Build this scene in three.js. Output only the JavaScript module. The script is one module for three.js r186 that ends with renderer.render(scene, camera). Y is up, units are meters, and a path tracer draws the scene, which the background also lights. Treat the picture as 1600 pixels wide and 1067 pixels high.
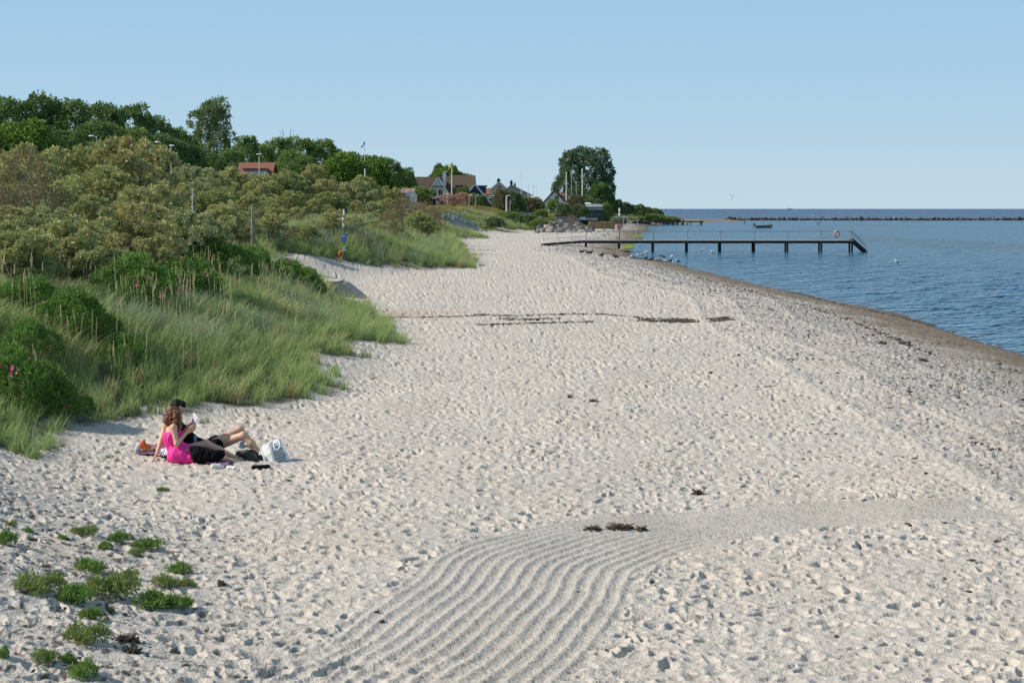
import * as THREE from 'three';
import { mergeGeometries, mergeVertices } from 'three/addons/utils/BufferGeometryUtils.js';
import { RoundedBoxGeometry } from 'three/addons/geometries/RoundedBoxGeometry.js';
import { MarchingCubes } from 'three/addons/objects/MarchingCubes.js';
import { createNoise2D, createNoise3D } from 'simplex-noise';

// ---------------------------------------------------------------- camera, sky, sun, exposure
const scene = new THREE.Scene();
const EYE = 4, FOC = 2800, CX = 800, HOR = 326;            // eye height (m); focal length and horizon in photo pixels
const camera = new THREE.PerspectiveCamera(2 * Math.atan(533.5 / FOC) * 180 / Math.PI, 1600 / 1067, 0.5, 90000);
camera.position.set(0, EYE, 0);
camera.lookAt(0, EYE, -100);
camera.setViewOffset(1600, 1067, 0, 533.5 - HOR, 1600, 1067);
const renderer = new THREE.WebGLRenderer({ antialias: true });
renderer.toneMapping = THREE.LinearToneMapping;
renderer.toneMappingExposure = 1.18;
renderer.shadowMap.enabled = true;

const SUN = new THREE.Vector3(-0.82, 0.59, -0.19).normalize();
{
  const w = 512, h = 256, a = new Float32Array(w * h * 4);
  const horizon = [0.462, 0.590, 0.668], low = [0.305, 0.500, 0.675], zen = [0.150, 0.225, 0.315];
  for (let j = 0; j < h; j++) for (let i = 0; i < w; i++) {
    const el = ((j + 0.5) / h - 0.5) * Math.PI, az = ((i + 0.5) / w - 0.5) * 2 * Math.PI;
    const d = new THREE.Vector3(Math.cos(az) * Math.cos(el), Math.sin(el), Math.sin(az) * Math.cos(el));
    const t = Math.min(1, Math.max(0, el) / 0.12), t2 = Math.min(1, Math.max(0, el - 0.1) / 1.1), k = (j * w + i) * 4;
    const near = Math.max(0, d.dot(SUN)), glow = 0.30 * near ** 6;
    for (let c = 0; c < 3; c++) {
      const s = horizon[c] + (low[c] - horizon[c]) * (1 - (1 - t) ** 1.5);
      a[k + c] = (s + (zen[c] - s) * Math.pow(t2, 0.75)) + glow * [1, 0.95, 0.85][c];
    }
    a[k + 3] = 1;
  }
  const sky = new THREE.DataTexture(a, w, h, THREE.RGBAFormat, THREE.FloatType);
  sky.mapping = THREE.EquirectangularReflectionMapping; sky.magFilter = sky.minFilter = THREE.LinearFilter; sky.needsUpdate = true;
  scene.background = sky; scene.environment = sky;
}
const sun = new THREE.DirectionalLight(0xfff1e0, 5);
sun.name = 'sun';
sun.position.copy(SUN).multiplyScalar(300); sun.castShadow = true; sun.shadow.radius = 1;
sun.shadow.mapSize.set(4096, 4096);
Object.assign(sun.shadow.camera, { left: -150, right: 150, top: 150, bottom: -150, near: 1, far: 900 });
sun.target.position.set(0, 0, -60);
scene.add(sun, sun.target);

// ---------------------------------------------------------------- helpers
function rng(seed) { let s = seed | 0; return () => { s = (s + 0x6d2b79f5) | 0; let t = Math.imul(s ^ (s >>> 15), 1 | s); t = (t + Math.imul(t ^ (t >>> 7), 61 | t)) ^ t; return ((t ^ (t >>> 14)) >>> 0) / 4294967296; }; }
const n2 = createNoise2D(rng(11)), n2b = createNoise2D(rng(12)), n3 = createNoise3D(rng(13));
const V = (x, y, z) => new THREE.Vector3(x, y, z);
const clamp = (x, a = 0, b = 1) => Math.min(b, Math.max(a, x));
const sst = (a, b, x) => { const t = clamp((x - a) / (b - a)); return t * t * (3 - 2 * t); };
const lerp = (a, b, t) => a + (b - a) * t;
const rgb = (r, g, b) => new THREE.Color().setRGB(r, g, b);
function table(rows) {                                       // piecewise smooth curve through [d, x] rows
  const last = rows.length - 1;
  return (d) => {
    if (d <= rows[0][0]) return rows[0][1];
    if (d >= rows[last][0]) return rows[last][1];
    let i = 0; while (rows[i + 1][0] < d) i++;
    const t = (d - rows[i][0]) / (rows[i + 1][0] - rows[i][0]);
    return lerp(rows[i][1], rows[i + 1][1], t * 0.5 + 0.5 * t * t * (3 - 2 * t));
  };
}
const at = (px, py, d) => V((px - CX) * d / FOC, EYE - (py - HOR) * d / FOC, -d);   // where a sight line meets the depth d
const names = new Map();
function numbered(n) { const k = names.get(n) || 0; names.set(n, k + 1); return k ? n + '_' + String(k).padStart(3, '0') : n; }
function tag(o, label, category, group, kind) {
  if (label) o.userData.label = label; if (category) o.userData.category = category;
  if (group) o.userData.group = group; if (kind) o.userData.kind = kind; return o;
}
function shade(o) { o.traverse((m) => { if (m.isMesh) m.castShadow = m.receiveShadow = true; }); return o; }
function thing(name, pos, label, category, group, turn = 0) {
  const g = new THREE.Group(); g.name = numbered(name); g.position.copy(pos); g.rotation.y = turn; scene.add(g);
  return tag(g, label, category, group);
}
function solo(name, geo, mat, label, category, group, kind) {
  const m = new THREE.Mesh(geo, mat); m.name = numbered(name); scene.add(m); return shade(tag(m, label, category, group, kind));
}
function part(name, geo, mat, parent) { const m = new THREE.Mesh(geo, mat); m.name = name; parent.add(m); return shade(m); }
function clean(g) {                                          // same attributes on all, so that they merge
  const q = g.index ? g.toNonIndexed() : g.clone();
  for (const k of Object.keys(q.attributes)) if (!['position', 'normal', 'uv', 'color'].includes(k)) q.deleteAttribute(k);
  if (!q.attributes.uv) q.setAttribute('uv', new THREE.BufferAttribute(new Float32Array(q.attributes.position.count * 2), 2));
  q.deleteAttribute('color');
  return q;
}
const merge = (list) => (list.length === 1 ? list[0] : mergeGeometries(list.map(clean)));
const box = (w, h, d, x = 0, y = 0, z = 0, r = 0) => (r ? new RoundedBoxGeometry(w, h, d, 2, r) : new THREE.BoxGeometry(w, h, d)).translate(x, y, z);
function bar(a, b, r0, r1 = r0, seg = 8) {                   // round bar from a to b
  const d = b.clone().sub(a), g = new THREE.CylinderGeometry(r1, r0, d.length(), seg, 1);
  g.applyQuaternion(new THREE.Quaternion().setFromUnitVectors(V(0, 1, 0), d.clone().normalize()));
  return g.translate((a.x + b.x) / 2, (a.y + b.y) / 2, (a.z + b.z) / 2);
}
function beam(a, b, w, h) {                                  // square bar from a to b
  const d = b.clone().sub(a), g = new THREE.BoxGeometry(w, h, d.length());
  const m = new THREE.Matrix4().lookAt(V(0, 0, 0), d, Math.abs(d.y) > 0.95 * d.length() ? V(1, 0, 0) : V(0, 1, 0));
  return g.applyMatrix4(m).translate((a.x + b.x) / 2, (a.y + b.y) / 2, (a.z + b.z) / 2);
}
const std = (color, roughness = 0.9, more = {}) => new THREE.MeshStandardMaterial({ color, roughness, side: THREE.DoubleSide, ...more });
const leafy = (color, through = 0.35, more = {}) => new THREE.MeshPhysicalMaterial({ color, roughness: 0.95, specularIntensity: 0.35, transmission: through, thickness: 0, side: THREE.DoubleSide, vertexColors: true, ...more });
function noiseMap(size, fn, srgb) {                          // tiling texture: fn(u, v) in 0..1 gives grey or [r, g, b]
  const a = new Uint8Array(size * size * 4);
  for (let j = 0; j < size; j++) for (let i = 0; i < size; i++) {
    const c = fn(i / size, j / size), k = (j * size + i) * 4;
    for (let q = 0; q < 3; q++) a[k + q] = clamp(Array.isArray(c) ? c[q] : c) * 255; a[k + 3] = 255;
  }
  const t = new THREE.DataTexture(a, size, size, THREE.RGBAFormat); t.wrapS = t.wrapT = THREE.RepeatWrapping;
  t.magFilter = THREE.LinearFilter; t.minFilter = THREE.LinearMipmapLinearFilter; t.generateMipmaps = true;
  if (srgb) t.colorSpace = THREE.SRGBColorSpace; t.needsUpdate = true; return t;
}
function lattice(seed) {                                     // periodic value noise
  const r = rng(seed), a = Float32Array.from({ length: 65536 }, () => r());
  return (u, v, p) => {
    const x = u * p, y = v * p, i = Math.floor(x), j = Math.floor(y), f = x - i, g = y - j, s = f * f * (3 - 2 * f), t = g * g * (3 - 2 * g);
    const q = (m, n) => a[((((m % p) + p) % p) * 251 + (((n % p) + p) % p) * 7919 + p * 131) & 65535];
    return lerp(lerp(q(i, j), q(i + 1, j), s), lerp(q(i, j + 1), q(i + 1, j + 1), s), t);
  };
}
const ORD = ['first', 'second', 'third', 'fourth', 'fifth', 'sixth', 'seventh', 'eighth', 'ninth', 'tenth', 'eleventh', 'twelfth', 'thirteenth', 'fourteenth', 'fifteenth', 'sixteenth'];

// ---------------------------------------------------------------- the lie of the land
// d is the distance along the beach, x across it (sea to the right, dunes to the left)
const SEA = -0.7;
const footX = table([[8, -2.0], [15, -2.9], [21, -4.3], [26, -6.4], [30, -7.8], [33, -7.4], [36, -5.4], [40, -4.2], [46, -4], [52, -3.8], [58, -4.6], [70, -6], [85, -8.2], [100, -9.8], [112, -7.5], [119, -3.6], [140, -3.8], [162, -4.5], [228, -6.8], [243, -3.6], [260, -5], [290, -3], [320, 5], [350, 11], [400, 16], [450, 24], [500, 31], [560, 45], [620, 58], [660, 66], [700, 58], [800, 30], [1000, -40], [3000, -900]]);
const vegX = table([[8, -30], [24, -30], [26, -8.0], [28, -7.5], [32, -7.8], [33, -7.0], [35, -5.9], [35.8, -4.5], [39, -3.6], [42.5, -4.6], [44.5, -5.1], [46, -3.6], [49, -4.6], [51, -4.2], [52.3, -3.0], [57, -3.6], [62.6, -4.5], [72.7, -5.7], [78, -7.2], [86, -8.8], [94, -12.6], [106, -13.4], [111, -10], [114, -7.5], [116, -5], [119, -2.4], [135, -2.6], [162, -3.9], [190, -5], [228, -6.7], [240, -2.8], [255, -3.6], [275, -6], [300, -3], [320, 4.5], [350, 10.5], [400, 15.5], [450, 23.5], [500, 30.5], [560, 44], [620, 57], [660, 64], [700, 56], [800, 28], [1000, -42], [3000, -900]]);
const shoreX = table([[8, 16], [40, 16.2], [58, 16.6], [80, 17.2], [98, 15.8], [115, 15.0], [133, 14.3], [153, 13.8], [164, 12.4], [173, 11.3], [199, 13.2], [235, 15.8], [268, 19.6], [299, 21.7], [330, 23.5], [376, 29], [454, 34], [548, 47], [620, 64], [655, 84], [675, 92], [690, 84], [710, 64], [760, 46], [900, 10], [1500, -150], [4000, -1500]]);
const bankH = table([[0, 2.2], [60, 2.4], [110, 2.2], [180, 2.4], [240, 2.4], [285, 2.5], [310, 3.1], [360, 3.6], [420, 3.2], [480, 2.8], [560, 2.3], [640, 1.5], [700, 1.5]]);
const bankW = table([[0, 9], [110, 9], [200, 9], [300, 14], [400, 20], [560, 22], [700, 16]]);
function landH(x, d) {
  const u = footX(d) - x, v = x - shoreX(d);
  let h = 0;
  if (u > -2) {
    const W = bankW(d);
    h = bankH(d) * sst(-1.5, W, u) + 0.085 * Math.max(0, u - W * 0.7);
    const top = 5.2 - 0.75 * sst(230, 330, d); h = h < top ? h : top + (h - top) * 0.25;
    h += 0.35 * sst(2, 8, u) * n2(x * 0.11, d * 0.07) + 0.16 * sst(0, 4, u) * n2b(x * 0.35, d * 0.2);
  }
  if (v > -7) h += v < 0 ? SEA * Math.pow((v + 7) / 7, 1.6) : SEA - 0.11 * Math.min(v, 25);
  return h + 0.05 * n2(x * 0.12 + 7, d * 0.06) + 0.02 * n2b(x * 0.4, d * 0.3);
}
const groundAt = (x, d) => V(x, landH(x, d), -d);
function hit(px, py) {                                       // where a sight line first meets the land
  for (let d = 10; d < 900; d *= 1.004) { const p = at(px, py, d); if (p.y <= landH(p.x, d)) return p; }
  return at(px, py, 900);
}

// the strip a beach rake left: two edges, sea side on the right
const edgeL = new THREE.CatmullRomCurve3([[-3.8, 12.4], [-3.0, 13.7], [-2.3, 15.3], [-1.85, 16.3], [-1.6, 17.36], [-1.34, 18.4], [-1.15, 19.24], [-0.97, 20.4], [-0.46, 21.66], [0.61, 22.95], [2.58, 24.0], [4.4, 24.45], [6.2, 24.6], [8.5, 24.6], [12, 24.2]].map(([x, d]) => V(x, 0, -d))).getSpacedPoints(160);
const edgeR = new THREE.CatmullRomCurve3([[-0.9, 11.9], [-0.1, 13.3], [0.61, 15.5], [0.89, 16.54], [1.22, 17.98], [1.38, 19.2], [1.5, 19.86], [1.8, 20.5], [2.28, 21.3], [3.69, 22.3], [5.77, 22.85], [8, 22.8], [12, 22.3]].map(([x, d]) => V(x, 0, -d))).getSpacedPoints(160);
function sided(line, x, d) {                                 // signed distance, right of the line positive
  let best = 1e9, side = 0;
  for (let i = 0; i < line.length - 1; i++) {
    const a = line[i], b = line[i + 1], ex = b.x - a.x, ey = -(b.z - a.z), qx = x - a.x, qy = d + a.z;
    const t = clamp((qx * ex + qy * ey) / (ex * ex + ey * ey)), cx = qx - ex * t, cy = qy - ey * t, q = cx * cx + cy * cy;
    if (q < best) { best = q; side = ex * qy - ey * qx; }
  }
  return Math.sqrt(best) * (side < 0 ? 1 : -1);
}
function hash(i, j, k) { let h = (Math.imul(i, 374761393) + Math.imul(j, 668265263) + Math.imul(k, 974634777)) | 0; h = Math.imul(h ^ (h >>> 13), 1274126177); h ^= h >>> 16; return (h >>> 0) / 4294967296; }
function pits(x, d, c, k, a0, depth, keep) {                 // trodden hollows with a raised rim, one per cell
  const ci = Math.floor(x / c), cj = Math.floor(d / c); let h = 0;
  for (let i = ci - 1; i <= ci + 1; i++) for (let j = cj - 1; j <= cj + 1; j++) {
    if (hash(i, j, k + 5) > keep) continue;
    const px = (i + 0.1 + 0.8 * hash(i, j, k)) * c - x, pd = (j + 0.1 + 0.8 * hash(i, j, k + 1)) * c - d;
    const th = hash(i, j, k + 2) * 6.283, co = Math.cos(th), si = Math.sin(th), a = a0 * (0.75 + 0.6 * hash(i, j, k + 3));
    const u = (px * co + pd * si) / a, v = (-px * si + pd * co) / (a * 0.58), r = Math.sqrt(u * u + v * v);
    if (r > 2.2) continue;
    const dp = depth * (0.45 + 0.85 * hash(i, j, k + 4));
    h += r < 1.25 ? -dp * (1 - sst(0.25, 1.25, r)) * (1 + 0.25 * u) : 0;
    const q = (r - 1.35) / 0.34; h += 0.26 * dp * Math.exp(-q * q);
  }
  return h;
}
const rough = (x, d) => 0.5 * n2(x, d) + 0.27 * n2b(x * 2.1, d * 2.1) + 0.15 * n2(x * 4.3 + 3, d * 4.3);
function groundMesh() {
  const xs = [], ds = [];
  for (let i = 1; i <= 14; i++) xs.unshift(-20 - 14 * i * (1 + i * 0.25));
  for (let p = -20; p <= 1620; p += 1.55) xs.push(p);
  for (let i = 1; i <= 14; i++) xs.push(1620 + 14 * i * (1 + i * 0.25));
  for (const d of [-30, -15, -5, 0, 4, 7, 9.5, 11.5]) ds.push(d);
  for (let p = 1235; p > 470; p -= 1.12) ds.push(EYE * FOC / (p - HOR));
  for (let p = 470; p > 352; p -= 1.5) ds.push(EYE * FOC / (p - HOR));
  for (let d = ds[ds.length - 1] * 1.03; d < 5000; d *= 1.05) ds.push(d);
  const C = xs.length, R = ds.length, pos = new Float32Array(C * R * 3), col = new Float32Array(C * R * 3), uv = new Float32Array(C * R * 2), idx = new Uint32Array((C - 1) * (R - 1) * 6);
  let k = 0, q = 0;
  for (let r = 0; r < R; r++) {
    const d = ds[r], wide = Math.max(d, 12), fx = footX(d), vx = vegX(d), sx = shoreX(d);
    for (let c = 0; c < C; c++, k++) {
      const x = (xs[c] - CX) * wide / FOC;
      let h = landH(x, d), wet = Math.max(sst(-5.2, -1.8, x - sx + 0.9 * n2(x * 0.5, d * 0.25)), 0.9 * sst(600, 640, d)), sunk = x - sx;
      const inland = vx - x, soil = sst(-0.1, 0.8, inland + 0.5 * n2(x * 1.1, d * 0.7));
      let R_ = 0.446, G_ = 0.421, B_ = 0.392;
      let m = 1 - 0.6 * soil;
      // rake strip
      let rk = 0;
      if (d > 10 && d < 26 && x > -5 && x < 9.5) {
        const l = sided(edgeL, x, d), t = -sided(edgeR, x, d), jag = 0.06 * n2(x * 3, d * 3);
        const cut = sst(6.6, 6.1, x + 0.5 * n2(x * 0.9, d * 1.4));
        const scuff = sst(15.3, 17.3, d + 1.0 * (x + 1.4) + 0.7 * n2(x * 0.8, d * 0.8));
        rk = sst(0, 0.13, l + jag) * sst(0, 0.13, t + jag) * cut;
        if (rk > 0) {
          const g = l / (l + t) * 15 + 0.07 * n2(x * 0.8, d * 0.8) + 0.03 * n2b(x * 3, d * 3), f = Math.abs(g - Math.floor(g) - 0.5) * 2;   // f 0 in the groove, 1 on the ridge
          const ridge = (0.35 * f + 0.65 * sst(0.25, 1, f)) * (0.92 + 0.2 * n2b(x * 1.1, d * 1.1));
          h += rk * (0.0205 * ridge - 0.012 + 0.004 * n2(x * 9, d * 9) + 0.003 * n2b(x * 23, d * 23));
          h += rk * (1 - scuff) * 0.95 * (pits(x, d, 0.42, 40, 0.15, 0.05, 0.75) + 0.02 * rough(x * 3, d * 3));
          const damp = rk * (0.07 + 0.06 * n2b(x * 1.2, d * 0.9) + 0.10 * sst(0.2, 0.7, n2(x * 13, d * 8))); R_ *= 1 - damp * 1.05; G_ *= 1 - damp * 0.95; B_ *= 1 - damp * 0.85;
          m *= 1 - rk;
        }
      }
      // trodden sand
      if (m > 0.02 && d > 11 && sunk < 1.5) {
        const calm = m * (1 - 0.6 * wet), kind = 0.5 + 0.5 * n2(x * 0.22 + 40, d * 0.12);
        const grit0 = sst(-9.5, -4, x - sx + 1.6 * n2(x * 0.35, d * 0.22));
        if (d < 400) {
          const wx = x + 0.05 * n2(x * 2.2, d * 2.2), wd = d + 0.05 * n2b(x * 2.2 + 5, d * 2.2);
          const trod = 0.72 + 0.55 * sst(-0.5, 0.5, n2(x * 0.5 + 3, d * 0.3) + 0.5 * n2b(x * 1.3, d * 0.8));
          h += calm * trod * (pits(wx, wd, 0.285, 0, 0.102, 0.044, 0.84) + pits(wx, wd, 0.5, 10, 0.125, 0.036, 0.6) + pits(wx, wd, 0.17, 20, 0.06, 0.020, 0.6) + 0.012 * rough(x * 1.9, d * 1.9) + 0.007 * rough(x * 6, d * 6) + 0.03 * grit0 * rough(x * 4, d * 4));
          h += calm * 0.022 * kind * rough(x * 1.1, d * 1.1);
        }
        // tractor tracks beside the shingle
        const run = x - sx + 8.6 + 0.5 * n2(9, d * 0.02) + 0.25 * n2(3, d * 0.05);
        if (Math.abs(run) < 3 && d > 20) h += calm * 0.05 * Math.exp(-(((run + 0.9) / 0.24) ** 2)) + calm * 0.045 * Math.exp(-(((run - 0.75) / 0.22) ** 2)) + calm * 0.05 * Math.exp(-(((run - 2.6) / 0.2) ** 2));
      }
      // colour of what lies there
      const blot = n2(x * 0.35, d * 0.22), fine = 0.5 + 0.5 * n2b(x * 3.1, d * 3.1);
      const grit = sst(-10.5, -5.5, x - sx + 1.8 * blot) * (1 - 0.7 * wet);
      const warm = sst(0.15, 0.8, n2b(x * 0.3 + 9, d * 0.16)) * 0.5;
      R_ *= 1 + 0.05 * blot + 0.03 * warm; G_ *= 1 + 0.05 * blot; B_ *= 1 + 0.05 * blot - 0.05 * warm;
      const speck = sst(0.22, 0.55, n2(x * 5.3, d * 2.1) * 0.6 + 0.5 * n2b(x * 13, d * 5)) * (0.20 + 0.55 * grit + 0.62 * sst(-2.4, 0.8, fx - x) * sst(34, 20, d));
      const gr = 1 - 0.22 * grit - speck; R_ *= gr; G_ *= gr * (1 + 0.01 * grit); B_ *= gr * (1 + 0.04 * grit);
      const path = Math.exp(-(((d - 68.5 + 0.25 * (x + 2)) / 2.2) ** 2)) * sst(-0.5, -4.2, x) * 0.6;          // reddish trodden path at the grass edge
      R_ = lerp(R_, 0.36, path); G_ = lerp(G_, 0.27, path); B_ = lerp(B_, 0.21, path);
      const wk = (0.72 + 0.4 * fine) * (1 - 0.35 * sst(0.2, 0.6, n2(x * 3.1, d * 1.4))) * (1 - 0.35 * sst(-0.9, -0.1, x - sx)); R_ = lerp(R_, 0.178 * wk, wet); G_ = lerp(G_, 0.138 * wk, wet); B_ = lerp(B_, 0.100 * wk, wet);
      const back = sst(150, 330, d), dry = 0.5 + 0.5 * n2(x * 0.07, d * 0.03);
      R_ = lerp(R_, lerp(0.075, 0.105 + 0.07 * dry, back), soil); G_ = lerp(G_, lerp(0.078, 0.115 + 0.03 * dry, back), soil); B_ = lerp(B_, lerp(0.045, 0.048, back), soil);
      if (sunk > 0.4) { R_ = 0.16; G_ = 0.14; B_ = 0.10; }
      pos[k * 3] = x; pos[k * 3 + 1] = h; pos[k * 3 + 2] = -d; col[k * 3] = R_; col[k * 3 + 1] = G_; col[k * 3 + 2] = B_; uv[k * 2] = x / 1.7; uv[k * 2 + 1] = d / 1.7;
      if (r < R - 1 && c < C - 1) { idx.set([k, k + 1, k + C, k + 1, k + C + 1, k + C], q); q += 6; }
    }
  }
  const g = new THREE.BufferGeometry();
  g.setAttribute('position', new THREE.BufferAttribute(pos, 3)); g.setAttribute('color', new THREE.BufferAttribute(col, 3)); g.setAttribute('uv', new THREE.BufferAttribute(uv, 2));
  g.setIndex(new THREE.BufferAttribute(idx, 1)); g.computeVertexNormals();
  return g;
}
{
  const L = lattice(5), r = rng(77), specks = [];
  for (let i = 0; i < 420; i++) specks.push([r(), r(), 0.0012 + 0.0035 * r() ** 3, 0.35 + 0.5 * r()]);
  const S = 1024, a = new Float32Array(S * S).fill(1);
  for (const [u, v, s, k] of specks) { const n = Math.ceil(s * S); for (let j = -n; j <= n; j++) for (let i = -n; i <= n; i++) if (i * i + j * j * 2 <= n * n) a[(((v * S + j + S) | 0) % S) * S + (((u * S + i + S) | 0) % S)] *= 1 - k; }
  const grain = noiseMap(S, (u, v) => { const g = (0.80 + 0.12 * L(u, v, 250) + 0.09 * L(u, v, 97) + 0.07 * L(u, v, 31)) * a[((v * S) | 0) * S + ((u * S) | 0)]; return [g, g * 0.995, g * 0.985]; });
  const bump = noiseMap(512, (u, v) => 0.5 * L(u, v, 120) + 0.3 * L(u, v, 60) + 0.3 * L(u, v, 22));
  solo('ground', groundMesh(), new THREE.MeshStandardMaterial({ color: 0xffffff, vertexColors: true, map: grain, bumpMap: bump, bumpScale: 0.012, roughness: 0.95, side: THREE.DoubleSide }), 'pale trodden sand beach rising to dunes on the left', null, null, 'structure');
}

// ---------------------------------------------------------------- the sea
{
  const r = rng(31), waves = [];
  for (let i = 0; i < 64; i++) {                             // whole numbers of waves per tile, crests mostly along the shore
    const len = 0.28 * Math.pow(13, r()), th = Math.PI / 2 + 0.35 + (r() - 0.5) * 1.7, k = 36 / len;
    waves.push([Math.round(Math.cos(th) * k), Math.round(Math.sin(th) * k), r() * 6.283, 0.0165 * Math.pow(len, 0.6)]);
  }
  const S = 1536, a = new Uint8Array(S * S * 4), T = 36;
  const cos = new Float32Array(4096).map((_, i) => Math.cos(i / 4096 * 6.2831853));
  for (let j = 0; j < S; j++) for (let i = 0; i < S; i++) {
    let gx = 0, gy = 0;
    const u = i / S, v = j / S;
    for (const [kx, ky, p, A] of waves) { let ph = kx * u + ky * v + p / 6.2831853; ph -= Math.floor(ph); const c = A * cos[(ph * 4096) | 0] * 6.283 / T; gx += c * kx; gy += c * ky; }
    const n = 1 / Math.sqrt(gx * gx + gy * gy + 1), k = (j * S + i) * 4;
    a[k] = (0.5 - 0.5 * gx * n) * 255; a[k + 1] = (0.5 - 0.5 * gy * n) * 255; a[k + 2] = (0.5 + 0.5 * n) * 255; a[k + 3] = 255;
  }
  const nm = new THREE.DataTexture(a, S, S, THREE.RGBAFormat); nm.wrapS = nm.wrapT = THREE.RepeatWrapping; nm.magFilter = THREE.LinearFilter; nm.minFilter = THREE.LinearMipmapLinearFilter; nm.generateMipmaps = true; nm.needsUpdate = true;
  const ds = [20]; for (let p = 700; p > 352; p -= 1.3) ds.push((EYE - SEA) * FOC / (p - HOR));
  for (let d = ds[ds.length - 1] * 1.04; d < 60000; d *= 1.09) ds.push(d);
  const xs = []; for (let p = 780; p <= 1640; p += 2) xs.push(p); for (let i = 1; i < 14; i++) xs.push(1640 + i * i * 14); for (let i = 1; i < 16; i++) xs.unshift(780 - i * i * 12);
  const water = (name, rows, steep, label) => {
  const C = xs.length, R = rows.length, pos = [], col = [], uv = [], idx = [];
  for (let i = 0; i < R; i++) for (let j = 0; j < C; j++) {
    const d = rows[i], x = (xs[j] - CX) * d / FOC, near = sst(500, 120, d), off = x - shoreX(Math.min(d, 2000)), calm = sst(0, 5, off);
    const y = SEA + near * (0.010 + 0.042 * calm) * (n2(x * 0.16 + d * 0.05, d * 0.42) + 0.6 * n2b(x * 0.45, d * 1.1));
    const patch = n2(x * 0.018 + 3, d * 0.006) + 0.5 * n2b(x * 0.05, d * 0.015), deep = sst(740, 1500, d), shallow = sst(14, 0, off) * sst(900, 600, d);
    const weed = sst(0.35, 0.9, patch) * (1 - deep) * 0.55;
    const c = [lerp(lerp(0.030, 0.048, shallow), 0.010, deep), lerp(lerp(0.116, 0.140, shallow), 0.072, deep), lerp(lerp(0.220, 0.245, shallow), 0.250, deep)];
    pos.push(x, y, -d); col.push(c[0] * (1 - weed * 0.5), c[1] * (1 - weed * 0.55), c[2] * (1 - weed * 0.65)); uv.push(x / 36, d / 36);
    if (i < R - 1 && j < C - 1) { const k = i * C + j; idx.push(k, k + 1, k + C, k + 1, k + C + 1, k + C); }
  }
  const g = new THREE.BufferGeometry();
  g.setAttribute('position', new THREE.Float32BufferAttribute(pos, 3)); g.setAttribute('color', new THREE.Float32BufferAttribute(col, 3)); g.setAttribute('uv', new THREE.Float32BufferAttribute(uv, 2));
  g.setIndex(idx); g.computeVertexNormals();
  solo(name, g, new THREE.MeshPhysicalMaterial({ color: 0xffffff, vertexColors: true, roughness: 0.16, ior: name === 'sea' ? 1.14 : 1.07, normalMap: nm, normalScale: new THREE.Vector2(steep, steep), side: THREE.DoubleSide }), label, null, null, 'structure');
  };
  const split = ds.findIndex((d) => d > 735);
  water('sea', ds.slice(0, split + 1), 2.1, 'rippled blue water along the beach'); water('open_sea', ds.slice(split), 5, 'darker open sea beyond the breakwater');
}

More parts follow.
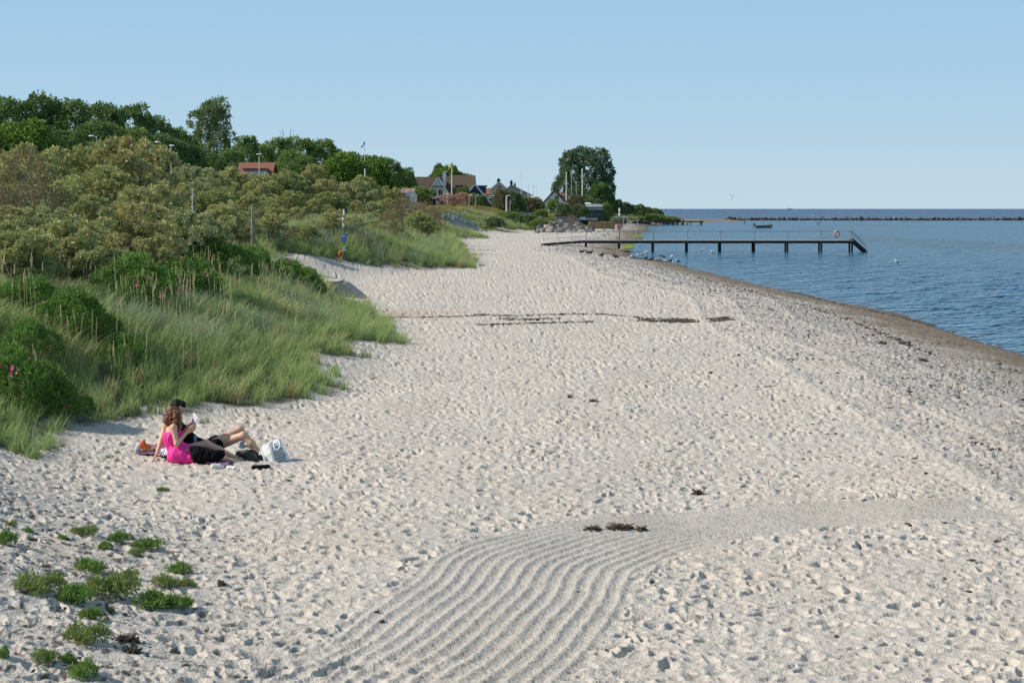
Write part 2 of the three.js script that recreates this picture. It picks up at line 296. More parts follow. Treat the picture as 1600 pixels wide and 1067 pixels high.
// ---------------------------------------------------------------- plants
// a crown of separate leaves in clumps, spread over the outside of uneven lobes
function crown(o) {
  const r = rng(o.seed), pos = [], col = [], idx = [], L = o.lobes, area = L.map((l) => l.r[0] * l.r[1] + l.r[0] * l.r[2]), sum = area.reduce((a, b) => a + b);
  const p = V(), n = V(), q = V(), side = V(), dir = V(), tips = [];
  let made = 0, tries = 0;
  while (made < o.clumps && tries++ < o.clumps * 12) {
    let w = r() * sum, i = 0; while (w > area[i]) w -= area[i++];
    const l = L[Math.min(i, L.length - 1)];
    n.set(r() * 2 - 1, r() * 2 - 1, r() * 2 - 1); if (n.lengthSq() > 1 || n.lengthSq() < 0.01) continue; n.normalize();
    if (n.y < (o.under ?? -0.5)) continue;
    const f = (o.inner ?? 0.72) + (1 - (o.inner ?? 0.72)) * Math.sqrt(r()) + 0.10 * (r() - 0.4);
    p.set(l.c[0] + n.x * l.r[0] * f, l.c[1] + n.y * l.r[1] * f, l.c[2] + n.z * l.r[2] * f);
    if (p.y < 0.02) continue;
    const k = o.freq ?? 1;
    if (n3(p.x * k, p.y * k, p.z * k) * 0.5 + 0.5 < (o.gaps ?? 0.25) * (0.6 + 0.8 * r())) continue;
    if (L.some((m, j) => j !== i && ((p.x - m.c[0]) / m.r[0]) ** 2 + ((p.y - m.c[1]) / m.r[1]) ** 2 + ((p.z - m.c[2]) / m.r[2]) ** 2 < 0.55)) continue;
    made++; if (tips.length < 400) tips.push(p.clone().addScaledVector(n, o.len * 0.6), n.clone());
    const tone = 0.72 + 0.56 * r(), hue = r() - 0.5, pale = o.pale && r() < o.pale ? 1.7 : 1;
    for (let m = 0; m < o.leaves; m++) {
      dir.set(n.x * 0.7 + (r() - 0.5) * o.spread, n.y * 0.7 + 0.35 + (r() - 0.5) * o.spread, n.z * 0.7 + (r() - 0.5) * o.spread).normalize();
      q.copy(p); q.x += (r() - 0.5) * o.puff; q.y += (r() - 0.5) * o.puff; q.z += (r() - 0.5) * o.puff;
      side.set(r() - 0.5, r() - 0.5, r() - 0.5).cross(dir).normalize();
      const len = o.len * (0.65 + 0.7 * r()), wd = o.wide * (0.7 + 0.6 * r()) * 0.5, b = pos.length / 3, t = tone * (0.82 + 0.36 * r()) * pale;
      const mx = q.x + dir.x * len * 0.5, my = q.y + dir.y * len * 0.5, mz = q.z + dir.z * len * 0.5;
      pos.push(q.x, q.y, q.z, mx + side.x * wd, my + side.y * wd, mz + side.z * wd, q.x + dir.x * len, q.y + dir.y * len - len * 0.12, q.z + dir.z * len, mx - side.x * wd, my - side.y * wd, mz - side.z * wd);
      for (let c = 0; c < 4; c++) col.push(t * (1 + 0.22 * hue), t, t * (1 - 0.3 * hue));
      idx.push(b, b + 1, b + 2, b, b + 2, b + 3);
    }
  }
  const g = new THREE.BufferGeometry();
  g.setAttribute('position', new THREE.Float32BufferAttribute(pos, 3)); g.setAttribute('color', new THREE.Float32BufferAttribute(col, 3)); g.setIndex(idx); g.computeVertexNormals();
  g.tips = tips; return g;
}
function limbs(lobes, trunk, r0, seed, twigs = 0) {          // tapered trunk and a bent limb to every lobe, with twigs
  const r = rng(seed), list = [], fork = V(trunk[0], trunk[1], trunk[2]);
  if (trunk[1] > 0.1) list.push(bar(V(0, -0.3, 0), fork, r0, r0 * 0.72, 8));
  for (const l of lobes) {
    const c = V(...l.c), mid = fork.clone().lerp(c, 0.5).add(V((r() - 0.5) * l.r[0] * 0.5, -l.r[1] * 0.1, (r() - 0.5) * l.r[2] * 0.5)), k = r0 * (0.35 + 0.2 * r());
    list.push(bar(trunk[1] > 0.1 ? fork : V((r() - 0.5) * 0.5, -0.2, (r() - 0.5) * 0.5), mid, k, k * 0.7, 6), bar(mid, c, k * 0.7, k * 0.35, 5));
    for (let i = 0; i < twigs; i++) {
      const e = V(r() * 2 - 1, r() * 1.4 - 0.4, r() * 2 - 1).normalize(), s = mid.clone().lerp(c, r());
      list.push(bar(s, V(c.x + e.x * l.r[0] * 0.95, c.y + e.y * l.r[1] * 0.95, c.z + e.z * l.r[2] * 0.95), k * 0.22, k * 0.07, 4));
    }
  }
  return merge(list);
}
function lobesFor(seed, n, W, H, low, fn) {                  // lobes heaped into a rounded outline W wide and H high
  const r = rng(seed), out = [{ c: [0, H * (low + (1 - low) * 0.5), 0], r: [W * 0.36, H * (1 - low) * 0.42, W * 0.36] }];
  for (let i = 0; i < n; i++) {
    const a = i * 2.399 + r() * 0.9, t = (i + 0.5) / n, y = low + (1 - low) * (0.12 + 0.78 * t), ring = fn(t) * (0.75 + 0.4 * r());
    const s = (0.17 + 0.10 * r()) * W * (1.1 - 0.35 * t);
    out.push({ c: [Math.cos(a) * W * 0.5 * ring * 0.72, H * y - s * 0.3, Math.sin(a) * W * 0.5 * ring * 0.72], r: [s, s * (0.75 + 0.3 * r()), s] });
  }
  return out;
}
const dome = (t) => Math.sqrt(Math.max(0.05, 1 - (t * 1.02 - 0.25) ** 2 * 1.55));
const bark = std(rgb(0.085, 0.070, 0.055), 0.95), greyBark = std(rgb(0.16, 0.145, 0.125), 0.95);
function plantKind(o) {                                      // -> function that adds a plant: the first call builds it, later calls clone it
  let proto = null;
  return (name, pos, W, H, turn, label, category, group) => {
    const fresh = !proto;
    if (fresh) {
      proto = new THREE.Group();
      part(o.crownName || 'crown', o.crown, o.leaf, proto);
      part(o.woodName || 'trunk', o.wood, o.bark || bark, proto);
      if (o.extra) o.extra(proto);
    }
    const g = fresh ? proto : proto.clone();
    g.name = numbered(name); g.position.copy(pos); g.rotation.y = turn; g.scale.set(W / o.W, H / o.H, W / o.W); scene.add(g);
    return tag(g, label, category, group);
  };
}
function treeKind(seed, W, H, low, n, fn, color, o = {}) {
  const lobes = o.lobes || lobesFor(seed, n, W, H, low, fn);
  if (o.core) lobes[0] = { c: [0, H * 0.55, 0], r: [W * o.core, H * 0.43, W * o.core] };
  return plantKind({
    W, H, bark: o.bark,
    crown: crown({ seed, lobes, clumps: o.clumps || 1500, leaves: o.leaves || 7, len: o.len || 0.42, wide: o.wide || 0.26, spread: 1.5, puff: o.puff || 0.7, gaps: o.gaps ?? 0.3, freq: o.freq || 0.5, under: o.under ?? -0.6, pale: o.pale, inner: o.inner }),
    wood: limbs(lobes, [0, H * Math.max(low, 0.12), 0], W * 0.028, seed + 1, o.twigs ?? 2), leaf: leafy(color, o.through ?? 0.32),
  });
}
const darkTree = [0, 1, 2].map((i) => treeKind(100 + i, 10, 13, 0.10, 15, dome, rgb(0.122, 0.205, 0.064), { clumps: 1900, gaps: 0.34 }));
const midTree = [0, 1].map((i) => treeKind(120 + i, 8, 11, 0.08, 13, dome, rgb(0.165, 0.26, 0.075), { clumps: 1500, gaps: 0.3 }));
const brightTree = [0, 1].map((i) => treeKind(130 + i, 8, 8, 0.04, 14, dome, rgb(0.135, 0.235, 0.040), { clumps: 1900, gaps: 0.26 }));
const column = (t) => 0.55 + 0.5 * Math.sin(Math.PI * Math.min(1, t * 0.9 + 0.1));
const airyTree = treeKind(140, 8, 19, 0.06, 22, column, rgb(0.16, 0.235, 0.098), { clumps: 2500, gaps: 0.41, freq: 0.55, bark: greyBark, twigs: 4, puff: 0.8 });
const poplar = treeKind(150, 15, 16.5, 0.10, 30, (t) => Math.sqrt(Math.max(0.12, 1 - (t - 0.5) ** 2 * 2.2)), rgb(0.100, 0.172, 0.088), { clumps: 4200, gaps: 0.38, freq: 0.5, len: 0.48, wide: 0.32, core: 0.38, under: -0.8 });
const smallTree = treeKind(160, 8, 6, 0.32, 12, dome, rgb(0.08, 0.16, 0.045), { clumps: 1100, gaps: 0.3, under: -0.25 });

// sea buckthorn: grey olive, many stemmed
const buckthorn = [0, 1, 2, 3, 4].map((i) => {
  const r = rng(200 + i), lobes = [], W = 4.4, H = 3.2;
  for (let k = 0; k < 10; k++) { const a = k * 2.4 + r(), q = k < 4 ? 0.35 : 0.8 + 0.25 * r(), s = 0.55 + 0.5 * r(), y = (k < 4 ? 0.62 + 0.22 * r() : 0.30 + 0.36 * r()) * H; lobes.push({ c: [Math.cos(a) * q * 1.5, y, Math.sin(a) * q * 1.5], r: [s * 1.05, s * 0.85, s * 1.05] }); }
  const tufts = []; for (const l of lobes) for (let k = 0; k < 7; k++) { const e = V(r() * 2 - 1, r() * 1.5 - 0.45, r() * 2 - 1).normalize(), s = 0.2 + 0.17 * r(); tufts.push({ c: [l.c[0] + e.x * l.r[0] * 0.85, Math.max(0.15, l.c[1] + e.y * l.r[1] * 0.85), l.c[2] + e.z * l.r[2] * 0.85], r: [s, s * 0.85, s] }); }
  return plantKind({
    W, H, crownName: 'foliage', woodName: 'stems', bark: std(rgb(0.11, 0.085, 0.065), 0.95),
    crown: crown({ seed: 210 + i, lobes: tufts, clumps: 2300, leaves: 8, len: 0.15, wide: 0.055, spread: 1.4, puff: 0.12, gaps: 0.34, freq: 1.5, under: -0.35, inner: 0.72 }),
    wood: limbs(lobes, [0, 0, 0], 0.10, 220 + i, 7), leaf: leafy([rgb(0.375, 0.398, 0.165), rgb(0.425, 0.44, 0.20), rgb(0.335, 0.375, 0.15), rgb(0.40, 0.395, 0.18), rgb(0.375, 0.405, 0.20)][i], 0.14),
  });
});
// rose shrubs with pink flowers
const petalGeo = (() => { const l = []; for (let i = 0; i < 5; i++) { const a = i * 1.2566, s = new THREE.CircleGeometry(0.026, 6).translate(0.024, 0, 0).rotateX(-Math.PI / 2).rotateZ(0.45).rotateY(a); l.push(s); } return merge(l); })();
const pinks = [rgb(0.74, 0.09, 0.30), rgb(0.62, 0.05, 0.22), rgb(0.78, 0.22, 0.42)].map((c) => std(c, 0.8));
const rose = [0, 1, 2].map((i) => {
  const r = rng(300 + i), lobes = [];
  for (let k = 0; k < 11; k++) { const a = k * 2.4 + r(), q = k < 3 ? 0.3 : 0.75 + 0.3 * r(), s = 0.26 + 0.36 * r(); lobes.push({ c: [Math.cos(a) * q * 1.0, (k < 3 ? 0.62 : 0.22 + 0.3 * r()), Math.sin(a) * q * 1.0], r: [s * 1.1, s * 0.85, s * 1.1] }); }
  const c = crown({ seed: 310 + i, lobes, clumps: 1500, leaves: 7, len: 0.075, wide: 0.046, spread: 1.6, puff: 0.14, gaps: 0.38, freq: 2.4, under: -0.4, inner: 0.7 });
  return plantKind({
    W: 2.7, H: 1.1, crownName: 'foliage', woodName: 'stems', crown: c, wood: limbs(lobes, [0, 0, 0], 0.04, 320 + i, 3), leaf: leafy(rgb(0.125, 0.245, 0.050), 0.3),
    extra: (g) => { for (let k = 0; k < 30; k++) { const j = 2 * Math.floor(r() * c.tips.length / 2), f = part('flower', petalGeo, pinks[k % 3], g); f.position.copy(c.tips[j]).addScaledVector(c.tips[j + 1], 0.02); f.quaternion.setFromUnitVectors(V(0, 1, 0), c.tips[j + 1].clone().add(V(0, 0.3, 0)).normalize()); f.scale.setScalar(0.9 + 0.6 * r()); } },
  });
});
// little fleshy beach plants
const beachPlant = [0, 1, 2].map((i) => {
  const r = rng(400 + i), lobes = [];
  for (let k = 0; k < 13; k++) { const a = k * 2.4 + r(), q = k < 3 ? 0.25 * r() : 0.4 + 0.75 * r(), s = 0.045 + 0.04 * r(); lobes.push({ c: [Math.cos(a) * q * 0.2, 0.03 + 0.07 * r(), Math.sin(a) * q * 0.2], r: [s * 1.2, s * (0.7 + 0.6 * r()), s * 1.2] }); }
  return plantKind({
    W: 0.5, H: 0.19, crownName: 'leaves', woodName: 'stems', bark: std(rgb(0.12, 0.15, 0.06)),
    crown: crown({ seed: 410 + i, lobes, clumps: 260, leaves: 6, len: 0.06, wide: 0.015, spread: 1.9, puff: 0.06, gaps: 0.42, freq: 9, under: -0.1, inner: 0.55 }),
    wood: limbs(lobes, [0, 0, 0], 0.008, 420 + i, 3), leaf: leafy([rgb(0.17, 0.285, 0.07), rgb(0.20, 0.27, 0.085), rgb(0.15, 0.26, 0.06)][i], 0.3),
  });
});
const nth = (k, n) => (k === 0 ? 'leftmost' : k === n - 1 ? 'rightmost' : (ORD[k] || 'further') + ' from the left');
const rand = rng(900);
function standing(kind, name, px, pyBase, pyTop, wpx, label, category, group, turn, d0) {     // stand a plant where its foot is seen
  const p = d0 ? (() => { const q = at(px, pyBase, d0); q.y = landH(q.x, d0); return q; })() : hit(px, pyBase), d = -p.z;
  const H = (EYE - (pyTop - HOR) * d / FOC) - p.y;
  return kind(name, p.clone().setY(p.y - 0.04 * H), Math.max(0.05, wpx * d / FOC), Math.max(0.04, H), turn ?? rand() * 6.28, label, category, group);
}

// the wooded hill, left to right
const woodRows = [
  ['along the skyline of the wooded hill', 'dark green', darkTree, [[12, 138, 105, 205], [60, 133, 100, 208], [108, 142, 100, 208], [155, 147, 95, 212], [205, 151, 92, 215], [243, 170, 85, 225], [277, 190, 75, 240]]],
  ['in front of the dark skyline trees', 'shaded green', [darkTree[1], darkTree[2], midTree[0]], [[92, 192, 90, 182], [148, 178, 100, 192], [205, 188, 105, 196], [252, 200, 90, 204], [288, 214, 78, 215]]],
  ['along the ridge right of the airy poplar', 'mid green', midTree, [[384, 201, 52, 300], [410, 213, 50, 318], [436, 204, 58, 322], [470, 205, 58, 335], [505, 207, 64, 338], [540, 228, 60, 365], [572, 234, 56, 380]]],
  ['on the slope below the ridge trees', 'soft green', [midTree[1], darkTree[0]], [[362, 226, 50, 285], [345, 246, 50, 270], [452, 226, 60, 285], [470, 236, 72, 270], [502, 248, 60, 262], [330, 232, 64, 262]]],
  ['behind the long brown roof', 'dark', darkTree, [[605, 240, 66, 395], [630, 257, 52, 410], [652, 273, 40, 480]]],
];
for (const [where, tone, kinds, list] of woodRows) list.forEach(([px, top, w, d], i) => standing(kinds[i % kinds.length], 'broadleaf_tree', px, 300, top, w, `${tone} broadleaf tree, ${nth(i, list.length)} ${where}`, 'tree', 'trees of the wooded hill', undefined, d));
standing(brightTree[0], 'broadleaf_tree', 28, 300, 182, 135, 'fresh yellow-green tree at the left edge before the dark wood', 'tree', 'trees of the wooded hill', 1, 172);
standing(airyTree, 'poplar_tree', 332, 300, 134, 72, 'tall airy poplar standing far above its neighbours on the hill', 'tree', undefined, 0.4, 290);
standing(brightTree[1], 'broadleaf_tree', 537, 300, 236, 88, 'bright green round tree in front of the long brown roof', 'tree', undefined, 2, 262);
standing(brightTree[0], 'broadleaf_tree', 584, 305, 243, 66, 'green tree between the round bright tree and the long brown roof', 'tree', undefined, 0.5, 300);
standing(brightTree[1], 'broadleaf_tree', 700, 300, 257, 66, 'light green tree rising behind the roof with the white gable', 'tree', undefined, 4, 520);
standing(airyTree, 'broadleaf_tree', 685, 300, 248, 22, 'slim dark tree top behind the white chimney', 'tree', undefined, 2, 535);
standing(darkTree[1], 'broadleaf_tree', 728, 300, 267, 34, 'dark tree top right behind the brown roof', 'tree', undefined, 1, 530);
standing(poplar, 'poplar_tree', 913, 318, 224, 90, 'huge dense dark poplar standing alone by the last house', 'tree', undefined, 0.3, 500);
standing(smallTree, 'broadleaf_tree', 936, 320, 289, 46, 'small spreading green tree under the right side of the huge poplar', 'tree', undefined, 1.3, 480);

const scrubFoot = table([[-40, 44], [60, 46], [150, 51], [250, 60], [330, 74], [370, 94], [420, 104], [500, 112], [530, 118], [600, 126], [660, 150]]);
// sea buckthorn scrub in rows from the dune grass back to the wood
{
  const low = table([[-40, 425], [60, 425], [150, 408], [250, 385], [330, 372], [420, 370], [520, 378], [600, 380], [660, 352]]);
  const high = table([[-40, 225], [60, 240], [110, 250], [150, 228], [185, 207], [215, 222], [245, 254], [300, 264], [365, 276], [400, 280], [425, 274], [445, 264], [480, 270], [520, 276], [560, 281], [600, 297], [640, 307], [670, 322]]);
  const foot = scrubFoot;
  const rowName = ['nearest row behind the dune grass', 'second row of the scrub', 'third row of the scrub', 'fourth row of the scrub', 'last row below the wood'];
  const spots = [[], [], [], [], []], r = rng(50);
  for (let row = 0; row < 5; row++) for (let px = -25 + row * 17; px < 655 - row * 8;) {
    const d = foot(px) * (1 + 0.22 * row + 0.05 * r()), top = lerp(low(px), high(px), [0.30, 0.48, 0.68, 0.86, 1][row]) + (r() - 0.5) * 22 + (row === 4 ? 3 : 0);
    const gy = landH((px - CX) * d / FOC, d), hh = EYE - (top - HOR) * d / FOC - gy, w = clamp(hh * (1.2 + 0.5 * r()), 2.2, 5.0) * FOC / d;
    spots[row].push([px, d, top, w]); px += w * (row === 4 ? 0.6 : 0.7);
  }
  let k = 0;
  spots.forEach((list, row) => list.forEach(([px, d, top, w], i) => {
    const p = at(px, 0, d); p.y = landH(p.x, d) - 0.15; if (p.x > vegX(d) - 1.2) return;
    const H = clamp(EYE - (top - HOR) * d / FOC - p.y, 1.1, 6.5);
    buckthorn[k++ % 5]('sea_buckthorn_bush', p, w * d / FOC * 1.12, H * 1.06, r() * 6.28, `grey-olive sea buckthorn bush, ${nth(i, list.length)} in the ${rowName[row]}`, 'bush', 'sea buckthorn scrub on the dunes');
  }));
  [[18, 452, 352, 150, 'at the left edge'], [112, 446, 338, 165, 'right of the left edge one'], [60, 462, 392, 110, 'lowest, near the left edge'], [208, 436, 325, 160, 'above the first rose shrub'], [292, 424, 326, 135, 'above the middle rose shrubs'], [160, 452, 385, 95, 'low one between two larger ones'], [352, 398, 316, 120, 'last one, above the highest rose shrub']]
  .forEach(([px, b, t, w, where], i) => standing(buckthorn[i % 5], 'sea_buckthorn_bush', px, b, t, w, 'big olive sea buckthorn bush by the grass, ' + where, 'bush', 'sea buckthorn scrub on the dunes', i));
  standing(buckthorn[3], 'sea_buckthorn_bush', 264, 438, 386, 62, 'small grey-green buckthorn bush among the rose shrubs', 'bush', undefined, 2);
}

// rose shrubs on the dune face
[[205, 478, 398, 130, 'below the small grey-green bush'], [285, 470, 405, 120, 'beside the small grey-green bush, to its right'], [330, 428, 366, 120, 'highest one, against the olive scrub'], [385, 440, 385, 90, 'left of the pale dune grass patch'], [440, 458, 408, 100, 'above the concrete block'], [488, 472, 435, 50, 'lowest and last before the sandy path'],
  [35, 482, 432, 130, 'at the left edge under the pale olive bush'], [120, 530, 455, 120, 'between two grassy humps at left'], [40, 560, 500, 90, 'small one above the nearest at the left edge'], [28, 640, 538, 120, 'nearest and fullest, at the left edge'], [95, 655, 590, 90, 'foot of the dune, casting shade on the sand'], [185, 572, 524, 66, 'lone round one in the middle of the grass']]
  .forEach(([px, b, t, w, where], i) => standing(rose[i % 3], 'rose_shrub', px, b, t - 2, w * 1.1, 'dark rose shrub with pink flowers, ' + where, 'shrub', 'rose shrubs on the dune'));

// small plants on the bare sand at lower left
{
  const list = [[131, 837, 35, 18], [184, 848, 31, 20], [230, 858, 46, 20], [213, 868, 20, 13], [163, 858, 22, 14], [96, 843, 16, 9], [138, 895, 46, 26], [62, 927, 62, 36], [115, 942, 60, 34], [175, 934, 68, 44], [200, 905, 27, 18], [280, 896, 36, 20], [257, 918, 33, 22], [289, 918, 28, 16], [240, 950, 56, 30], [272, 952, 48, 26], [141, 968, 36, 22], [135, 1004, 56, 34], [69, 1036, 34, 26], [105, 1038, 26, 20], [131, 1062, 46, 34], [8, 852, 28, 26], [17, 824, 15, 12], [5, 1030, 18, 24], [43, 833, 16, 9], [253, 769, 17, 9], [172, 956, 12, 7], [290, 948, 20, 18]];
  const rows = { 'upper patch': [], 'middle patch': [], 'lower patch': [] };
  for (const p of list) rows[p[1] < 870 ? 'upper patch' : p[1] < 953 ? 'middle patch' : 'lower patch'].push(p);
  let k = 0;
  for (const [row, ps] of Object.entries(rows)) ps.sort((a, b) => a[0] - b[0]).forEach(([px, b, w, h], i) => standing(beachPlant[k++ % 3], 'beach_plant', px, b, b - h * 0.85, w * 1.05, `low green beach plant, ${nth(i, ps.length)} in the ${row} at lower left`, 'plant', 'small plants on the bare sand'));
}

// dune grass: nobody could count it
function tuft(seed, blades, len, wide, lean) {
  const r = rng(seed), pos = [], idx = [], col = [];
  for (let i = 0; i < blades; i++) {
    const a = r() * 6.283, b = r() * 6.283, rad = 0.16 * Math.sqrt(r()), L = len * (0.55 + 0.6 * r()), t = lean * (0.25 + r()), w = wide * (0.7 + 0.6 * r()), tone = 0.75 + 0.5 * r();
    const bx = Math.cos(b) * rad, bz = Math.sin(b) * rad, dx = Math.cos(a), dz = Math.sin(a), k = pos.length / 3;
    for (let s = 0; s <= 3; s++) {
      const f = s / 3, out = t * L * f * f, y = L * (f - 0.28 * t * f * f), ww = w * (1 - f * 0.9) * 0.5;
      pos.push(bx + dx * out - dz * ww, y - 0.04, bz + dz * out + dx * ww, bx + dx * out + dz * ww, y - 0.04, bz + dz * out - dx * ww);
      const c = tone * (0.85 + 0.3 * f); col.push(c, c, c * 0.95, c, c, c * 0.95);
      if (s < 3) { const q = k + s * 2; idx.push(q, q + 1, q + 2, q + 1, q + 3, q + 2); }
    }
  }
  const g = new THREE.BufferGeometry();
  g.setAttribute('position', new THREE.Float32BufferAttribute(pos, 3)); g.setAttribute('color', new THREE.Float32BufferAttribute(col, 3)); g.setIndex(idx); g.computeVertexNormals(); return g;
}
function stalks(seed, n) {                                   // tall straw-coloured stems with a spike
  const r = rng(seed), list = [];
  for (let i = 0; i < n; i++) { const x = (r() - 0.5) * 0.7, z = (r() - 0.5) * 0.7, h = 0.85 + 0.4 * r(), lx = (r() - 0.35) * 0.35, lz = (r() - 0.5) * 0.3, m = V(x + lx * 0.7, h * 0.8, z + lz * 0.7), e = V(x + lx, h, z + lz); list.push(bar(V(x, -0.02, z), m, 0.005, 0.004, 3), bar(m, e, 0.013, 0.006, 4)); }
  return merge(list);
}
{
  const lists = { dune_grass: [], short_grass: [], grass_stalk: [] }, r = rng(61), m = new THREE.Matrix4(), q = new THREE.Quaternion(), e = new THREE.Euler();
  const put = (k, x, d, s, c, sy = s) => { q.setFromEuler(e.set((r() - 0.5) * 0.25, r() * 6.28, (r() - 0.5) * 0.25)); lists[k].push([m.clone().compose(V(x, landH(x, d) - 0.02, -d), q, V(s, sy, s)), c]); };
  for (let d = 25; d < 330; d += d < 62 ? 0.30 : d < 125 ? 0.5 : 1.0) {
    const step = d < 62 ? 0.30 : d < 125 ? 0.5 : 0.9, size = d < 62 ? 1 : d < 125 ? 1.35 : 1.7, inland = d < 62 ? 15 : d < 125 ? 13 : 12;
    for (let x = vegX(d) + 0.3; x > vegX(d) - inland; x -= step) {
      const gx = x + (r() - 0.5) * step, gd = d + (r() - 0.5) * step, u = vegX(gd) - gx + 0.5 * n2(gx * 1.1, gd * 0.7);
      if (u < 0.0 || (gx - CX * 0) / gd < -0.34) continue;
      const px = CX + gx * FOC / gd; if (gd > scrubFoot(px) + 4 && px < 385) continue; if ((px > 512 && px < 562 && gd > 66 && gd < 79) || (px > 660 && px < 756 && gd > 262 && gd < 296)) continue;
      const edge = sst(0, 1.4, u), bald = n2b(gx * 0.6, gd * 0.35);
      if (u < 1.0 && r() > 0.35 + 0.65 * u) continue;
      if (bald > 0.72) continue;
      if (u < 2.2 && n2(gx * 1.7, gd * 1.2) < -0.25 + 0.1 * u - 0.3 * (u > 1)) continue;
      const straw = r() < 0.09;
      const blue = sst(-0.1, 0.5, n2(gx * 0.22 + 5, gd * 0.11)) * sst(0.8, 3.5, u), dryish = sst(0.2, 0.8, n2b(gx * 0.3, gd * 0.2 + 8)) * 0.4;
      const c = straw ? rgb(0.46, 0.40, 0.22) : rgb(lerp(lerp(0.275, 0.235, blue), 0.40, dryish), lerp(lerp(0.375, 0.33, blue), 0.40, dryish), lerp(lerp(0.145, 0.22, blue), 0.20, dryish));
      const sh = (0.5 + 0.5 * edge) * (0.75 + 0.35 * (0.5 + 0.5 * n2(gx * 0.7, gd * 0.5)));
      if (u < 2.6 && d < 62 && r() < 0.75) put('short_grass', gx, gd, size, c, size * (0.7 + 0.5 * sh)); else put('dune_grass', gx, gd, size, c, size * sh * (d > 150 ? 0.75 : d < 62 ? lerp(1, 0.55, sst(4, 7, u)) : 1));
      if (u > 1.6 && r() < (d < 62 ? 0.045 + 0.10 * sst(0.1, 0.7, n2(gx * 0.3, gd * 0.2)) : 0.10)) put('grass_stalk', gx, gd, 1, rgb(0.40, 0.36, 0.19), 0.85 + 0.3 * r());
    }
  }
  for (const [px, py, s] of [[20, 690, 1], [45, 695, 0.8], [72, 690, 0.7], [8, 672, 1], [60, 680, 0.7], [30, 702, 0.5], [316, 662, 0.5], [322, 660, 0.35], [401, 652, 0.3], [585, 655 - 62, 0.4], [555, 408, 1.2], [562, 408, 1], [180, 722, 0.35], [170, 716, 0.3], [290, 724, 0.32], [280, 722, 0.3], [96, 700, 0.4], [420, 655, 0.3]]) { const p = hit(px, py); put('short_grass', p.x, -p.z, s, rgb(0.13, 0.18, 0.06)); }
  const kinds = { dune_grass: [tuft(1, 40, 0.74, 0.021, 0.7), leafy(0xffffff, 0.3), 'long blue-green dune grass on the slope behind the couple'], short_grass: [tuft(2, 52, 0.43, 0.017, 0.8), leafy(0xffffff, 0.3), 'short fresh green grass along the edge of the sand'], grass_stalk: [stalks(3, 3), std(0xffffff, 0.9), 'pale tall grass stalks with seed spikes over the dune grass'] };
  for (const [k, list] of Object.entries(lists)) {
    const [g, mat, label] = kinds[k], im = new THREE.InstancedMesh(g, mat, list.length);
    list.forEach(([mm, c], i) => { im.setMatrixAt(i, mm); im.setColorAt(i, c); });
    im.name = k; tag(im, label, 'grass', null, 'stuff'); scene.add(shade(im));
  }
}

// ---------------------------------------------------------------- houses and other built things
const M = {
  white: std(rgb(0.74, 0.75, 0.76), 0.8), cream: std(rgb(0.60, 0.57, 0.50), 0.85), grey: std(rgb(0.40, 0.41, 0.42), 0.85), navy: std(rgb(0.030, 0.052, 0.105), 0.7), darkGreen: std(rgb(0.022, 0.055, 0.045), 0.8),
  brownRoof: std(rgb(0.085, 0.060, 0.048), 0.95), lightBrownRoof: std(rgb(0.115, 0.082, 0.056), 0.95), darkRoof: std(rgb(0.045, 0.047, 0.055), 0.9), redTile: std(rgb(0.215, 0.085, 0.060), 0.9), greyRoof: std(rgb(0.22, 0.235, 0.26), 0.8), paleRoof: std(rgb(0.66, 0.72, 0.75), 0.7),
  brick: std(rgb(0.27, 0.115, 0.075), 0.95), trim: std(rgb(0.66, 0.67, 0.70), 0.8), dark: std(rgb(0.020, 0.022, 0.026), 0.8), glass: new THREE.MeshPhysicalMaterial({ color: rgb(0.02, 0.03, 0.04), roughness: 0.08 }),
  steel: std(rgb(0.30, 0.32, 0.34), 0.45, { metalness: 0.6 }), pole: std(rgb(0.62, 0.63, 0.63), 0.5), oldWood: std(rgb(0.115, 0.095, 0.078), 0.95), blackWood: std(rgb(0.036, 0.030, 0.026), 0.9), strawWood: std(rgb(0.34, 0.25, 0.13), 0.95), deck: std(rgb(0.34, 0.31, 0.27), 0.9), concrete: std(rgb(0.30, 0.29, 0.27), 0.95), blue: std(rgb(0.10, 0.22, 0.42), 0.6), blueGrey: std(rgb(0.28, 0.33, 0.40), 0.7),
  red: std(rgb(0.50, 0.03, 0.035), 0.6), orange: std(rgb(0.80, 0.17, 0.045), 0.6), yellow: std(rgb(0.78, 0.58, 0.05), 0.7), flagBlue: std(rgb(0.03, 0.10, 0.36), 0.7), mint: std(rgb(0.22, 0.62, 0.50), 0.7), tarp: std(rgb(0.62, 0.66, 0.72), 0.6), thatch: std(rgb(0.26, 0.16, 0.12), 0.95),
};
// roof cover of slabs with raised courses, so that far roofs still have relief
function slope(w, len, mat, parent, a, b, name = 'roof', z0 = 0) {           // a (eave) to b (ridge) in the x/y plane, along z by len
  const d = b.clone().sub(a), L = d.length(), ang = Math.atan2(d.y, d.x), list = [box(L, 0.12, len)];
  const n = Math.max(3, Math.round(L / 0.55)); for (let i = 0; i < n; i++) list.push(box(L / n * 0.96, 0.05, len + 0.02, -L / 2 + (i + 0.5) * L / n, 0.075, 0).rotateZ(0));
  return part(name, merge(list).rotateZ(ang).translate((a.x + b.x) / 2, (a.y + b.y) / 2, z0), mat, parent);
}
